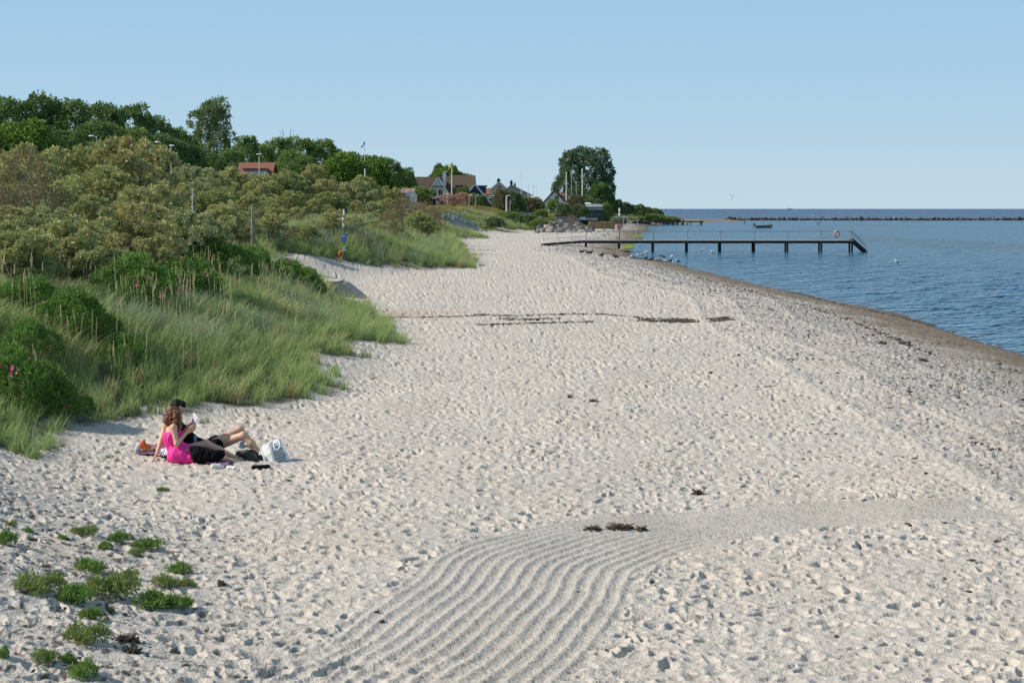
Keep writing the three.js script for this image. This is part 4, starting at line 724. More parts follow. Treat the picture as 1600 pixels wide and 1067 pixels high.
// poles, lamps, flags
{
  const lamp = (px, top, base, d, arm, label, head = M.white, thick = 0.036) => {
    const p = at(px, base, d), H = (base - top) * mpp(d), g = thing('street_lamp', p, label, 'street lamp', undefined);
    part('pole', bar(V(0, -1, 0), V(0, H, 0), thick * 1.3, thick), M.pole, g);
    if (arm) part('arm', bar(V(0, H - 0.05, 0), V(arm, H, 0), thick * 0.7), M.pole, g);
    part('lamp_head', new THREE.SphereGeometry(0.5, 14, 8).scale(arm ? 0.5 : 0.75, 0.17, 0.4).translate(arm, H, 0), head, g);
  };
  lamp(150, 212.5, 240, 150, -0.42, 'grey street lamp furthest left, its head just above the scrub', M.pole); lamp(250, 222, 262, 150, -0.25, 'grey street lamp, left one of the close pair before the dark wood', M.pole); lamp(266.5, 227.5, 270, 155, 0.08, 'grey street lamp, right one of the close pair before the dark wood', M.pole); lamp(404.5, 241, 276, 215, 0, 'thin lamp post in front of the red tiled house', M.pole, 0.045);
  lamp(699, 303, 332, 380, 0, 'lamp post with flat white head above the blue stairs'); lamp(733, 304, 321, 372, 0.42, 'lamp post before the green bushes by the navy house'); lamp(743, 305.5, 321, 376, 0.42, 'lamp post directly before the navy house wall'); lamp(770.5, 306, 325, 372, 0.1, 'lamp post at the right end of the navy house'); lamp(791.5, 305.5, 324, 360, 0.5, 'thick lamp post next to the red triangular sign', M.white, 0.13);
  lamp(893, 272, 312, 445, 0.1, 'tall white lamp post left before the huge poplar'); lamp(900.5, 285, 312, 450, 0, 'shorter white lamp post before the huge poplar');
  const flag = (px, top, base, d, label, cloth, dx = -6, dy = 12, r0 = 0.07) => {
    const H = (base - top) * mpp(d), k = mpp(d), g = thing('flagpole', at(px, base, d), label, 'flagpole');
    part('pole', bar(V(0, -1, 0), V(0, H, 0), r0 * 1.4, r0), M.white, g); part('knob', new THREE.SphereGeometry(r0 * 2, 8, 6).translate(0, H, 0), M.pole, g);
    if (cloth) { const pos = [], idx = []; for (let i = 0; i <= 10; i++) { const t = i / 10, w = 0.32 * (1 - 0.75 * t); pos.push(dx * k * t, H - 0.3 - dy * k * t - w + 0.1 * Math.sin(t * 7), 0.12 * Math.sin(t * 9), dx * k * t, H - 0.3 - dy * k * t + w + 0.1 * Math.sin(t * 7), 0.12 * Math.sin(t * 9)); if (i < 10) idx.push(i * 2, i * 2 + 1, i * 2 + 2, i * 2 + 1, i * 2 + 3, i * 2 + 2); } const q = new THREE.BufferGeometry(); q.setAttribute('position', new THREE.Float32BufferAttribute(pos, 3)); q.setIndex(idx); q.computeVertexNormals(); part('pennant', q, cloth, g); }
  };
  flag(706, 254, 299, 405, 'tall flagpole with yellow and blue pennant before the brown roof', M.yellow, -9, 13, 0.09); flag(569.5, 221, 300, 330, 'flagpole with blue pennant rising above the green trees', M.flagBlue, -6, 7, 0.05); flag(814.5, 267, 312, 500, 'flagpole with furled dark pennant behind the wide pale house', M.grey, 1, 14, 0.05); flag(825, 289, 312, 500, 'short pole at the right end of the wide pale house', null, 0, 0, 0.06); flag(833.5, 289, 318, 500, 'thin white pole right of the wide pale house', M.white, -1, 3, 0.05); flag(838, 289, 318, 510, 'thinnest pole in the open sky before the white gable', null, 0, 0, 0.04); flag(863, 285, 305, 480, 'flagpole with small red pennant above the white gable', M.red, -3, 8, 0.03); flag(885, 270, 319, 440, 'white flagpole at the left edge of the huge poplar', null, 0, 0, 0.09); flag(910, 265, 309, 440, 'white flagpole with furled white pennant before the huge poplar', M.white, -1.5, 10, 0.11);
  const posts = [[393.5, 321, 366, 88, 'grey wooden post standing in the pale dune grass', 0.05, std(rgb(0.26, 0.24, 0.22), 0.9)], [300, 296, 352, 78, 'thin pale pole among the olive scrub', 0.02, M.pole], [570, 265, 302, 250, 'white post before the green trees near the flagpole', 0.09, M.pole], [19, 205, 240, 150, 'slim pole at the far left edge of the wood', 0.05, M.pole]];
  for (const [px, t, b, d, label, r0, m] of posts.slice(0, 3)) { const p = at(px, t, d), g = thing('post', V(p.x, 0, p.z), label, 'post'); part('shaft', bar(V(0, landH(p.x, d) - 0.3, 0), V(0, p.y, 0), r0 * 1.15, r0), m, g); part('cap', new THREE.SphereGeometry(r0 * 1.15, 8, 5).translate(0, p.y, 0), m, g); }
  const t = thing('triangular_sign', at(797, 328, 366), 'faded red triangular road sign seen from the side', 'sign'); part('post', bar(V(0, -0.5, 0), V(0, 2, 0), 0.04), M.pole, t); part('plate', new THREE.CylinderGeometry(0.48, 0.48, 0.03, 3).rotateX(Math.PI / 2).rotateZ(0.5).translate(0.05, 1.5, 0.05), std(rgb(0.42, 0.22, 0.30), 0.7), t);
}
// blue stairs from the promenade to the beach
{
  const d = 285, k = mpp(d), g = thing('beach_stairs', at(700, 345, d), 'blue railed stairs and landing leading down to the beach', 'stairs'), P = (px, py, z) => V((px - 700) * k, (345 - py) * k, z);
  for (const z of [0, -1.6]) {
    part('stringer', beam(P(702, 342, z), P(747, 359, z), 0.1, 0.35), M.blueGrey, g);
    part('handrail', merge([beam(P(697, 330, z), P(746, 351, z), 0.09, 0.12), beam(P(697, 335, z), P(746, 355.5, z), 0.06, 0.08), beam(P(640, 333.5, z), P(697, 331, z), 0.07, 0.08)]), M.blue, g);
    for (const [px, t, b] of [[697, 329, 346], [704, 331, 347], [716, 337, 350], [731, 344, 356], [745, 350, 361]]) part('post', beam(P(px, b, z), P(px, t, z), 0.14, 0.14), M.blue, g);
  }
  for (let i = 0; i < 12; i++) part('tread', box(0.34, 0.06, 1.6, (4 + i * 3.6) * k, (2.5 - i * 1.38) * k, -0.8), M.blueGrey, g);
  part('landing', box(46 * k, 0.14, 1.8, -24 * k, 2.6 * k, -0.8), M.blueGrey, g); part('side_panel', new THREE.ExtrudeGeometry(new THREE.Shape([[2, 1], [24, -9], [22, -14], [2, -8]].map(([x, y]) => new THREE.Vector2(x * k, y * k))), { depth: 0.06, bevelEnabled: false }).translate(0, 0, 0.08), M.blueGrey, g);
  const bx = thing('white_box', at(708, 340.5, 292), 'white box standing on the ground beside the blue stairs', 'box'); part('body', new RoundedBoxGeometry(0.42, 0.5, 0.4, 2, 0.06), M.white, bx); part('lid', box(0.46, 0.06, 0.44, 0, 0.27, 0), M.trim, bx);
  const b2 = thing('white_box', at(691.5, 338, 294), 'white box left of the blue stair landing', 'box'); part('body', new RoundedBoxGeometry(0.36, 0.32, 0.34, 2, 0.05), M.white, b2); part('lid', box(0.4, 0.05, 0.38, 0, 0.18, 0), M.trim, b2);
}
// lifebuoy station on the dune
{
  const p = hit(537, 406), d = -p.z, k = mpp(d), Y = (py) => EYE - (py - HOR) * k - p.y, g = thing('lifebuoy_post', p, 'lifebuoy post with wrapped red and white flag and blue sign', 'lifebuoy post');
  part('post', bar(V(0, -0.3, 0), V(0, Y(329), 0), 0.055, 0.045), M.oldWood, g); part('post_top', bar(V(0, Y(336), 0), V(0, Y(327), 0), 0.06), M.pole, g);
  const fl = (y0, y1, r0, m) => part('flag_wrap', new THREE.LatheGeometry([[0.02, Y(y1)], [r0, Y(y1) + 0.04], [r0 * 1.25, (Y(y0) + Y(y1)) / 2], [r0 * 0.9, Y(y0) - 0.02], [0.02, Y(y0)]].map(([x, y]) => new THREE.Vector2(x, y)), 9).translate(-0.02, 0, 0), m, g);
  const dull = std(rgb(0.40, 0.06, 0.06), 0.9), pale = std(rgb(0.55, 0.50, 0.50), 0.9); fl(335, 340.5, 0.055, dull); fl(339, 345.5, 0.06, pale); fl(344, 350, 0.055, dull); fl(348, 356, 0.06, pale);
  const s = part('sign', new RoundedBoxGeometry(8.6 * k, 12.5 * k, 0.05, 2, 0.02).translate(0.02, Y(371), 0.1), std(rgb(0.045, 0.15, 0.42), 0.6), g);
  part('emblem', merge([new THREE.CylinderGeometry(2.7 * k, 2.7 * k, 0.02, 20).rotateX(Math.PI / 2).translate(0.02, Y(369.3), 0.125)]), std(rgb(0.50, 0.64, 0.82), 0.6), s); part('ring', new THREE.TorusGeometry(2.1 * k, 0.5 * k, 6, 18).translate(0.02, Y(369.3), 0.14), std(rgb(0.12, 0.25, 0.52), 0.6), s); part('line', box(6 * k, 1.2 * k, 0.01, 0.02, Y(375), 0.13), std(rgb(0.22, 0.40, 0.66), 0.6), s);
  part('rope', new THREE.TubeGeometry(new THREE.CatmullRomCurve3([V(0.06, Y(384), 0.08), V(0.02, Y(388), 0.12), V(0.05, Y(390.5), 0.14), V(0.16, Y(391), 0.14), V(0, Y(391.5), 0.16), V(-0.14, Y(393), 0.2)]), 24, 0.03, 6), M.mint, g);
  const lb = thing('lifebuoy', V(p.x + (532.5 - 537) * k, p.y + Y(397.5), -d + 0.2), 'orange lifebuoy hanging low at the post on the dune', 'lifebuoy'); lb.rotation.set(0.2, 1.0, -0.5);
  part('ring', new THREE.TorusGeometry(0.20, 0.062, 8, 22), M.orange, lb); for (let i = 0; i < 4; i++) part('band', new THREE.TorusGeometry(0.20, 0.067, 8, 4, 0.3).rotateZ(i * 1.571 + 0.3), std(rgb(0.7, 0.4, 0.3), 0.7), lb);
}
// concrete slab by the path
{
  const p = hit(541, 463), g = thing('concrete_block', p, 'grey sloping concrete block at the edge of the sandy path', 'block'), k = mpp(-p.z), top = (463 - 441) * k;
  const s = new THREE.Shape([[-1.1, -0.3], [0.72, -0.3], [0.72, -0.05], [-0.05, top * 0.9], [-0.5, top], [-1.1, top]].map(([x, y]) => new THREE.Vector2(x, y)));
  part('block', new THREE.ExtrudeGeometry(s, { depth: 2.4, bevelEnabled: true, bevelSize: 0.03, bevelThickness: 0.03, bevelSegments: 2 }).translate(0, 0, -1.6), M.concrete, g); part('edge', box(1.1, 0.06, 2.5, -0.8, top + 0.06, -0.4), std(rgb(0.42, 0.40, 0.37), 0.95), g);
}
// bushes round the houses and on the point
{
  const pink = plantKind({ W: 4.4, H: 3.2, crownName: 'foliage', woodName: 'stems', ...(() => { const lobes = lobesFor(505, 12, 4.4, 3.2, 0.05, dome); return { crown: crown({ seed: 506, lobes, clumps: 900, leaves: 7, len: 0.26, wide: 0.10, spread: 1.2, puff: 0.4, gaps: 0.3, freq: 1.2, under: -0.4 }), wood: limbs(lobes, [0, 0, 0], 0.07, 507, 4) }; })(), leaf: leafy(rgb(0.44, 0.29, 0.225), 0.2) });
  const green = [0, 1].map((i) => { const lobes = lobesFor(515 + i, 12, 4.4, 3.2, 0.02, dome); return plantKind({ W: 4.4, H: 3.2, crownName: 'foliage', woodName: 'stems', crown: crown({ seed: 516 + i, lobes, clumps: 900, leaves: 7, len: 0.28, wide: 0.15, spread: 1.4, puff: 0.4, gaps: 0.3, freq: 1.2, under: -0.4 }), wood: limbs(lobes, [0, 0, 0], 0.07, 517, 3), leaf: leafy([rgb(0.125, 0.19, 0.075), rgb(0.175, 0.26, 0.07)][i], 0.3) }); });
  const reddish = plantKind({ W: 4.4, H: 3.2, crownName: 'foliage', woodName: 'stems', ...(() => { const lobes = lobesFor(525, 12, 4.4, 3.2, 0.02, dome); return { crown: crown({ seed: 526, lobes, clumps: 900, leaves: 7, len: 0.28, wide: 0.15, spread: 1.4, puff: 0.4, gaps: 0.3, freq: 1.2, under: -0.4 }), wood: limbs(lobes, [0, 0, 0], 0.07, 527, 3) }; })(), leaf: leafy(rgb(0.175, 0.168, 0.088), 0.3) });
  const list = [[pink, 702, 323, 303, 34, 388, 'pinkish brown feathery bush, left one below the white gable'], [pink, 724, 323, 302, 34, 388, 'pinkish brown feathery bush, right one by the flagpole'], [green[0], 724, 322, 293, 26, 398, 'dark green bush between the flagpole and the brown roof'], [green[0], 751, 323, 305, 26, 386, 'dark green bush before the navy house'], [green[1], 741, 322, 303, 20, 388, 'brighter green bush left before the navy house'],
    [reddish, 783, 328, 295, 24, 372, 'tall grey-green bush left of the thick lamp post'], [green[0], 803, 330, 300, 30, 378, 'dark green bush right of the red triangular sign'], [reddish, 826, 334, 308, 46, 384, 'round dull reddish green bush, the widest before the houses'], [green[0], 840, 334, 313, 20, 392, 'dark bush between the reddish bush and the white gable'], [green[1], 865, 327, 311, 20, 418, 'bright green bush before the white gable wall'], [reddish, 900, 332, 305, 28, 425, 'brownish bush right of the white flagpole at the huge poplar'], [green[0], 880, 332, 318, 22, 400, 'low dark bush on top of the concrete wall'], [green[0], 903, 334, 320, 30, 408, 'dark bush at the left end of the green hut'],
    [green[0], 928, 326, 310, 34, 470, 'dark undergrowth straight below the huge poplar'], [green[1], 946, 338, 318, 22, 448, 'bright green bush at the right end of the green hut'], [green[0], 958, 326, 314, 18, 500, 'small dark bush left behind the pergola'], [green[1], 966, 328, 312, 16, 505, 'upright green bush behind the pergola'], [green[0], 978, 332, 317, 30, 510, 'wide dark bush at the right end of the pergola'], [green[0], 996, 334, 320, 26, 540, 'dark bush on the point, first right of the pergola'], [reddish, 1008, 335, 323, 22, 560, 'brownish bush on the point, second right of the pergola'], [green[0], 1024, 336, 326, 26, 585, 'dark rounded bush at the outer end of the point'],
    [green[1], 1022, 345, 334, 40, 545, 'low green shrub spreading over the tip of the point'], [green[1], 1046, 346, 338, 34, 555, 'lowest green shrub at the very tip of the point'], [green[1], 945, 345, 337, 18, 425, 'bright low shrub right beside the green hut wall'], [green[1], 790, 344, 331, 40, 330, 'low green shrub on the bank right of the blue stairs'], [green[0], 822, 352, 335, 46, 328, 'dark low shrub on the bank above the sand'], [green[1], 843, 356, 342, 34, 322, 'green shrub at the left end of the boulders'], [green[0], 775, 350, 340, 30, 300, 'dark low shrub at the foot of the bank near the stairs'], [green[1], 846, 336, 327, 22, 360, 'yellowish shrub above the boulders'],
    [green[1], 618, 308, 292, 50, 345, 'light green shrub below the left part of the brown roof'], [green[1], 655, 309, 292, 44, 348, 'light green shrub below the middle of the brown roof'], [green[0], 585, 302, 278, 44, 300, 'dark shrub under the green trees left of the brown roof']];
  for (const [kind, px, b, t, w, d, label] of list) { const p = at(px, b, d), g = kind('garden_bush', p.clone().setY(p.y - 0.5), w * mpp(d) * 1.05, (b - t) * mpp(d) + 0.5, rand() * 6.28, label, 'bush'); }
  // brownish half bare scrub at the right end of the buckthorn
  const twiggy = plantKind({ W: 5, H: 3.6, crownName: 'foliage', woodName: 'stems', bark: std(rgb(0.20, 0.165, 0.135), 0.95), ...(() => { const lobes = lobesFor(535, 16, 5, 3.6, 0.05, dome); return { crown: crown({ seed: 536, lobes, clumps: 900, leaves: 6, len: 0.15, wide: 0.05, spread: 1.4, puff: 0.3, gaps: 0.5, freq: 1.4, under: -0.3 }), wood: limbs(lobes, [0, 0, 0], 0.075, 537, 16) }; })(), leaf: leafy(rgb(0.23, 0.19, 0.10), 0.2) });
  for (const [px, b, t, w, d, label] of [[632, 352, 304, 66, 160, 'brown half bare scrub bush with pale stems right of the buckthorn'], [660, 350, 313, 50, 172, 'brown half bare scrub bush left of the blue stairs'], [678, 342, 322, 34, 190, 'dark low scrub bush touching the blue stair landing'], [30, 335, 226, 120, 62, 'tall nearly bare bush with dark crooked stems at the left edge'], [606, 385, 330, 40, 128, 'dark twiggy bush above the dune grass right of the lifebuoy post']]) { const p = at(px, b, d), q = landH(p.x, d), H = EYE - (t - HOR) * mpp(d) - q; twiggy('scrub_bush', V(p.x, q - 0.1, -d), w * mpp(d), H + 0.1, rand() * 6, label, 'bush'); }
  // bare tree tops above the ridge
  const bare = thing('bare_tree', V(0, 0, 0).copy(at(450, 250, 330)), 'bare grey twigs of a leafless tree above the ridge', 'tree'), br = rng(9), tw = [];
  for (let i = 0; i < 26; i++) { const x = (br() - 0.5) * 5, y = 2.2 + br() * 3.8, a = V(x * 0.4, y * 0.4, (br() - 0.5) * 1.5), b = V(x, y, (br() - 0.5) * 3); tw.push(bar(V(x * 0.1, 0, 0), a, 0.07, 0.05, 4), bar(a, b, 0.05, 0.02, 4)); }
  part('trunk', bar(V(0, -5, 0), V(0, 0.5, 0), 0.25, 0.12), greyBark, bare); part('branches', merge(tw), greyBark, bare);
}
// dry meadow on the far bank
{
  const r = rng(62), list = [], m = new THREE.Matrix4(), q = new THREE.Quaternion(), e = new THREE.Euler();
  for (let d = 250; d < 600; d += 1.7) for (let u = 0.3; u < 24; u += 0.75) {
    const x = vegX(d) - u + (r() - 0.5), dd = d + (r() - 0.5) * 1.6, px = CX + x * FOC / dd; if (px < 640 || px > 1075 || (dd < 296 && px > 636 && px < 752 && dd > 266)) continue;
    const t = n2(x * 0.08 + 20, dd * 0.03), g = 0.5 + 0.5 * t, dry = sst(5, 12, u) * sst(500, 430, d), s = (0.75 + 0.4 * r()) * (d > 330 && px > 900 ? 0.9 : 1) * (0.7 + 0.5 * g);
    q.setFromEuler(e.set((r() - 0.5) * 0.2, r() * 6.28, (r() - 0.5) * 0.2));
    list.push([m.clone().compose(V(x, landH(x, dd) - 0.05, -dd), q, V(s, s * lerp(0.9, 0.7, dry), s)), rgb(lerp(0.13, 0.30, dry * (0.5 + 0.5 * g)), lerp(0.185, 0.245, dry), lerp(0.06, 0.075, dry))]);
  }
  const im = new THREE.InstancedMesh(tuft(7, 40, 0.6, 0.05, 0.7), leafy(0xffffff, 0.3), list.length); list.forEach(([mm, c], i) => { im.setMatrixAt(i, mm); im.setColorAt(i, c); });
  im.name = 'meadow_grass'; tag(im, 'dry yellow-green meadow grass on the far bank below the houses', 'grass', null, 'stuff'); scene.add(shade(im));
}
// birds
{
  const grey = std(rgb(0.42, 0.44, 0.47), 0.8), white = M.white, black = M.dark;
  const gull = (() => { const g = new THREE.Group();
    part('body', new THREE.SphereGeometry(0.5, 14, 10).scale(0.42, 0.24, 0.22).rotateZ(0.25).translate(0, 0.30, 0), white, g); part('head', new THREE.SphereGeometry(0.075, 10, 8).translate(0.2, 0.47, 0), white, g); part('neck', bar(V(0.12, 0.36, 0), V(0.2, 0.46, 0), 0.07, 0.05), white, g); part('bill', bar(V(0.26, 0.46, 0), V(0.36, 0.445, 0), 0.018, 0.006, 5), M.yellow, g);
    for (const s of [-1, 1]) { part('wing', new THREE.SphereGeometry(0.5, 10, 8).scale(0.46, 0.15, 0.05).rotateZ(0.18).translate(-0.07, 0.32, s * 0.1), grey, g); part('leg', bar(V(0.02, 0.2, s * 0.05), V(0.02, -0.02, s * 0.05), 0.012, 0.01, 5), M.orange, g); }
    part('tail', bar(V(-0.16, 0.27, 0), V(-0.36, 0.22, 0), 0.06, 0.03, 5), white, g); return g; })();
  const crow = (() => { const g = gull.clone(); g.traverse((m) => { if (m.isMesh) m.material = black; }); return g; })();
  const birds = [[984.5, 406, 1, 'on the wet sand just right of the crows'], [996, 400.5, 2, 'on dark weed at the waterline, leftmost there'], [1005, 398.5, 1, 'in the shallows above the weed line'], [1011, 395.5, -1, 'in the shallows beside a jetty post'], [1028, 408.5, 1, 'on the weed line, second of three bright ones'], [1040, 409.5, -1, 'on the weed line, third of three bright ones'], [1055, 412.5, 1, 'at the right end of the weed line'], [1050, 402.5, 2, 'in the water right of two dark birds'], [1096.5, 392, 1, 'on the water below the middle of the jetty'], [1113.5, 395, -1, 'on the water right next to a jetty post'], [999, 384.5, 1, 'on the green weed under the jetty'], [1006, 367, 1, 'in the little bay behind the jetty'], [1402, 410, -1, 'alone on open water right of the jetty stairs'], [1054, 365.5, 1, 'on the water seen just above the jetty railing'], [1076, 371.5, 1, 'on the water between two railing posts'], [968, 394, 1, 'at the foot of the post with the round sign']];
  const place = (src, name, px, py, dir, label, s, cat) => { const d0 = 4.7 * FOC / (py - HOR), x0 = (px - CX) * d0 / FOC, onWater = landH(x0, d0) < SEA, p = onWater ? V(x0, SEA - (s > 0.9 ? 0.16 : 0.1), -d0) : hit(px, py), g = src.clone(); g.name = numbered(name); g.position.copy(p); g.rotation.y = dir > 0 ? 0.3 : Math.PI - 0.2; if (Math.abs(dir) > 1) g.rotation.y = 1.1; g.scale.setScalar(s); scene.add(g); tag(g, label, cat, cat === 'gull' ? 'gulls about the beach' : 'dark birds about the beach'); };
  for (const [px, py, dir, w] of birds) place(gull, 'gull', px, py, dir, 'white gull ' + w, 0.72, 'gull');
  for (const [px, py, dir, w] of [[909.7, 397.6, 1, 'leftmost in the row of four'], [918, 398.4, -1, 'second from the left in the row of four'], [923, 398.6, 1, 'third from the left in the row of four'], [940.5, 403, 1, 'rightmost in the row of four'], [962, 405.5, -1, 'alone nearest the waterline']]) place(crow, 'crow', px, py, dir, 'black crow on the sand, ' + w, 0.85, 'crow');
  for (const [px, py, dir, w] of [[1010, 404.5, 1, 'upright on the weed line by the post'], [1019, 406, 1, 'left of the bright gull on the weed line'], [1031, 402.5, 1, 'left one of two in the shallows'], [1037, 402.5, -1, 'right one of two in the shallows'], [1048, 409, 1, 'between the last gulls on the weed line'], [1060, 410, -1, 'rightmost on the weed line']]) place(crow, 'dark_duck', px, py, dir, 'dark duck ' + w, 0.7, 'duck');
  const flyer = () => { const g = new THREE.Group(); part('body', new THREE.SphereGeometry(0.5, 12, 8).scale(0.5, 0.14, 0.14), white, g); part('head', new THREE.SphereGeometry(0.07, 8, 6).translate(0.27, 0.02, 0), white, g); part('bill', bar(V(0.33, 0.01, 0), V(0.42, 0, 0), 0.016, 0.006, 5), M.yellow, g);
    for (const s of [-1, 1]) { const sh = new THREE.Shape([[0.14, 0], [0.08, 0.36], [-0.10, 0.78], [-0.12, 0.40], [-0.12, 0]].map(([x, y]) => new THREE.Vector2(x, y))), w = new THREE.ExtrudeGeometry(sh, { depth: 0.02, bevelEnabled: false }).rotateX(s * 1.2); part('wing', w, grey, g); } part('tail', new THREE.ConeGeometry(0.08, 0.2, 5).rotateZ(-1.57).translate(-0.3, 0, 0), white, g); return g; };
  const f1 = flyer(); for (const [px, py, d, s, label] of [[1147, 309, 210, 1.0, 'white gull flying left above the sea'], [1402, 307.5, 300, 0.55, 'tiny far gull flying above the horizon']]) { const g = s === 1 ? f1 : f1.clone(); g.name = numbered('flying_gull'); g.position.copy(at(px, py, d)); g.rotation.set(0.5, 0.5, 0.2); g.scale.setScalar(s); scene.add(g); tag(g, label, 'gull'); }
  for (const [px, py, label] of [[1271, 338.5, 'white gull on the water just beyond the breakwater, nearest the boat'], [1300.5, 340.2, 'left gull of the white pair just beyond the breakwater'], [1304.5, 340.2, 'right gull of the white pair just beyond the breakwater'], [1396.5, 342.5, 'white gull sitting on the breakwater rocks'], [1557, 343, 'white gull among the last breakwater rocks at right']]) { const g = gull.clone(); g.name = numbered('gull'); const d = py > 342 ? 728 : 4.7 * FOC / (py - HOR); g.position.copy(at(px, py, d)); g.scale.setScalar(1.6); scene.add(g); tag(g, label, 'gull'); }
}
// seaweed and washed up bits
{
  const weed = [rgb(0.045, 0.036, 0.028), rgb(0.070, 0.056, 0.042), rgb(0.035, 0.033, 0.030)], r = rng(81);
  const chipGeo = (() => { const g = new THREE.IcosahedronGeometry(0.5, 0); const p = g.attributes.position; for (let i = 0; i < p.count; i++) p.setXYZ(i, p.getX(i) * 1.2, p.getY(i) * 0.45, p.getZ(i) * 0.8); g.computeVertexNormals(); return g; })();
  const fill = (name, spots, label) => { const im = new THREE.InstancedMesh(chipGeo, std(0xffffff, 0.95), spots.length), m = new THREE.Matrix4(), q = new THREE.Quaternion(), e = new THREE.Euler(); spots.forEach(([x, d, s, h], i) => { q.setFromEuler(e.set((r() - 0.5) * 0.7, r() * 6.28, (r() - 0.5) * 0.7)); im.setMatrixAt(i, m.compose(V(x, landH(x, d) + (h ?? 0), -d), q, V(s * (0.7 + 0.9 * r()), s * (0.6 + 0.6 * r()), s * (0.6 + 0.6 * r())))); im.setColorAt(i, weed[(r() * 3) | 0]); }); im.name = name; tag(im, label, 'seaweed', null, 'stuff'); scene.add(shade(im)); };
  const scatter = [];
  for (let i = 0; i < 42000; i++) { const d = 11 + 130 * Math.pow(r(), 1.3), x = lerp(-6, 18, r()), v = x - shoreX(d), u = footX(d) - x; if (v > -0.4 || u > 2.2) continue; const w = 0.04 + 0.9 * sst(-12, -7, v + 1.8 * n2(x * 0.35, d * 0.22)) * sst(-1.5, -4.0, v) + 0.7 * sst(-1.6, 1.0, u) * sst(32, 16, d); if (r() < w * (0.15 + 1.1 * Math.max(0, n2b(x * 0.9, d * 0.6)))) scatter.push([x, d, (0.02 + 0.075 * r() ** 2) * (v > -12 && v < -2.5 ? 1.3 : 1), 0]); }
  for (let i = 0; i < 9000; i++) { const d = lerp(11.5, 25, r()), x = footX(d) + 1.4 - 5.5 * r(); if (n2(x * 0.9, d * 0.7) + 0.6 * n2b(x * 3, d * 3) < 0.15 + 0.5 * r()) continue; scatter.push([x, d, 0.010 + 0.04 * r() ** 2, 0]); }
  fill('seaweed_bits', scatter, 'small dark bits of dry seaweed strewn over the sand');
  const lines = [];
  const line = (pts, n, wide, s) => { for (let i = 0; i < n; i++) { const t = r() * (pts.length - 1), k = Math.floor(t), f = t - k, px = lerp(pts[k][0], pts[k + 1][0], f), py = lerp(pts[k][1], pts[k + 1][1], f), p = hit(px, py), clump = n2(px * 0.05, py * 0.3); if (clump < -0.35 - 0.3 * r()) continue; lines.push([p.x + (r() - 0.5) * 0.3, -p.z + (r() - 0.5) * wide, s * (0.5 + r()), 0.02 * r()]); } };
  line([[590, 497], [745, 494], [945, 492], [1000, 497], [1140, 499]], 420, 0.4, 0.05); line([[740, 492], [800, 494], [880, 491], [945, 491]], 420, 0.7, 0.055); line([[780, 498], [830, 500], [870, 498]], 160, 1.6, 0.08); line([[750, 508], [800, 507], [860, 505], [935, 503]], 420, 0.7, 0.055); line([[1000, 500], [1060, 502], [1100, 503], [1140, 498]], 800, 2.2, 0.075); line([[600, 497], [700, 496], [760, 493]], 260, 0.35, 0.05);
  line([[985, 403], [1010, 406], [1040, 409], [1060, 411]], 700, 3.0, 0.22); line([[975, 394], [1010, 394]], 160, 3, 0.2); line([[1060, 414], [1120, 427], [1200, 447], [1300, 473], [1400, 494], [1500, 520], [1599, 553]], 900, 1.2, 0.07); line([[1080, 432], [1200, 462], [1320, 497], [1400, 530], [1440, 548]], 260, 2.5, 0.10);
  fill('seaweed_line', lines, 'dark lines of dried seaweed across the beach and along the water');
  const algae = []; for (const [px, py, w, n] of [[978, 386.5, 17, 260], [996, 369, 12, 160], [985, 384, 8, 70]]) for (let i = 0; i < n; i++) { const p = hit(px + (r() - 0.5) * w, py + (r() - 0.5) * 4); algae.push([p.x, -p.z, 0.3 + 0.3 * r()]); }
  { const im = new THREE.InstancedMesh(chipGeo, std(0xffffff, 0.9), algae.length), m = new THREE.Matrix4(), q = new THREE.Quaternion(), e = new THREE.Euler(); algae.forEach(([x, d, s], i) => { q.setFromEuler(e.set(0, r() * 6, 0)); im.setMatrixAt(i, m.compose(V(x, Math.max(landH(x, d), SEA + 0.01), -d), q, V(s * 1.4, s * 0.2, s))); im.setColorAt(i, rgb(0.16 + 0.08 * r(), 0.30 + 0.1 * r(), 0.03)); }); im.name = 'green_algae'; tag(im, 'bright green algae on the wet sand under and behind the jetty', 'algae', null, 'stuff'); scene.add(shade(im)); }
  // single clumps
  const heap = (px, py, w, h, n, label) => { const p = hit(px, py), k = mpp(-p.z), g = thing('seaweed_clump', p, label, 'seaweed'), list = []; for (let i = 0; i < n; i++) { const a = r() * 6.28, q = Math.sqrt(r()), x = Math.cos(a) * q * w * k * 0.5, z = Math.sin(a) * q * w * k * 0.5, y = (1 - q) * h * k + 0.01, s = 0.02 + 0.04 * r(); list.push(chipGeo.clone().scale(s * 2, s * 1.2, s).rotateY(r() * 6).rotateZ((r() - 0.5) * 1.6).translate(x, y, z)); } part('fronds', merge(list), std(weed[0], 0.95), g); part('sprigs', merge(Array.from({ length: 14 }, () => { const a = r() * 6.28, s = w * k * 0.55; return bar(V(0, 0.02, 0), V(Math.cos(a) * s, 0.05 + h * k * r(), Math.sin(a) * s), 0.008, 0.003, 4); })), std(weed[1], 0.95), g); };
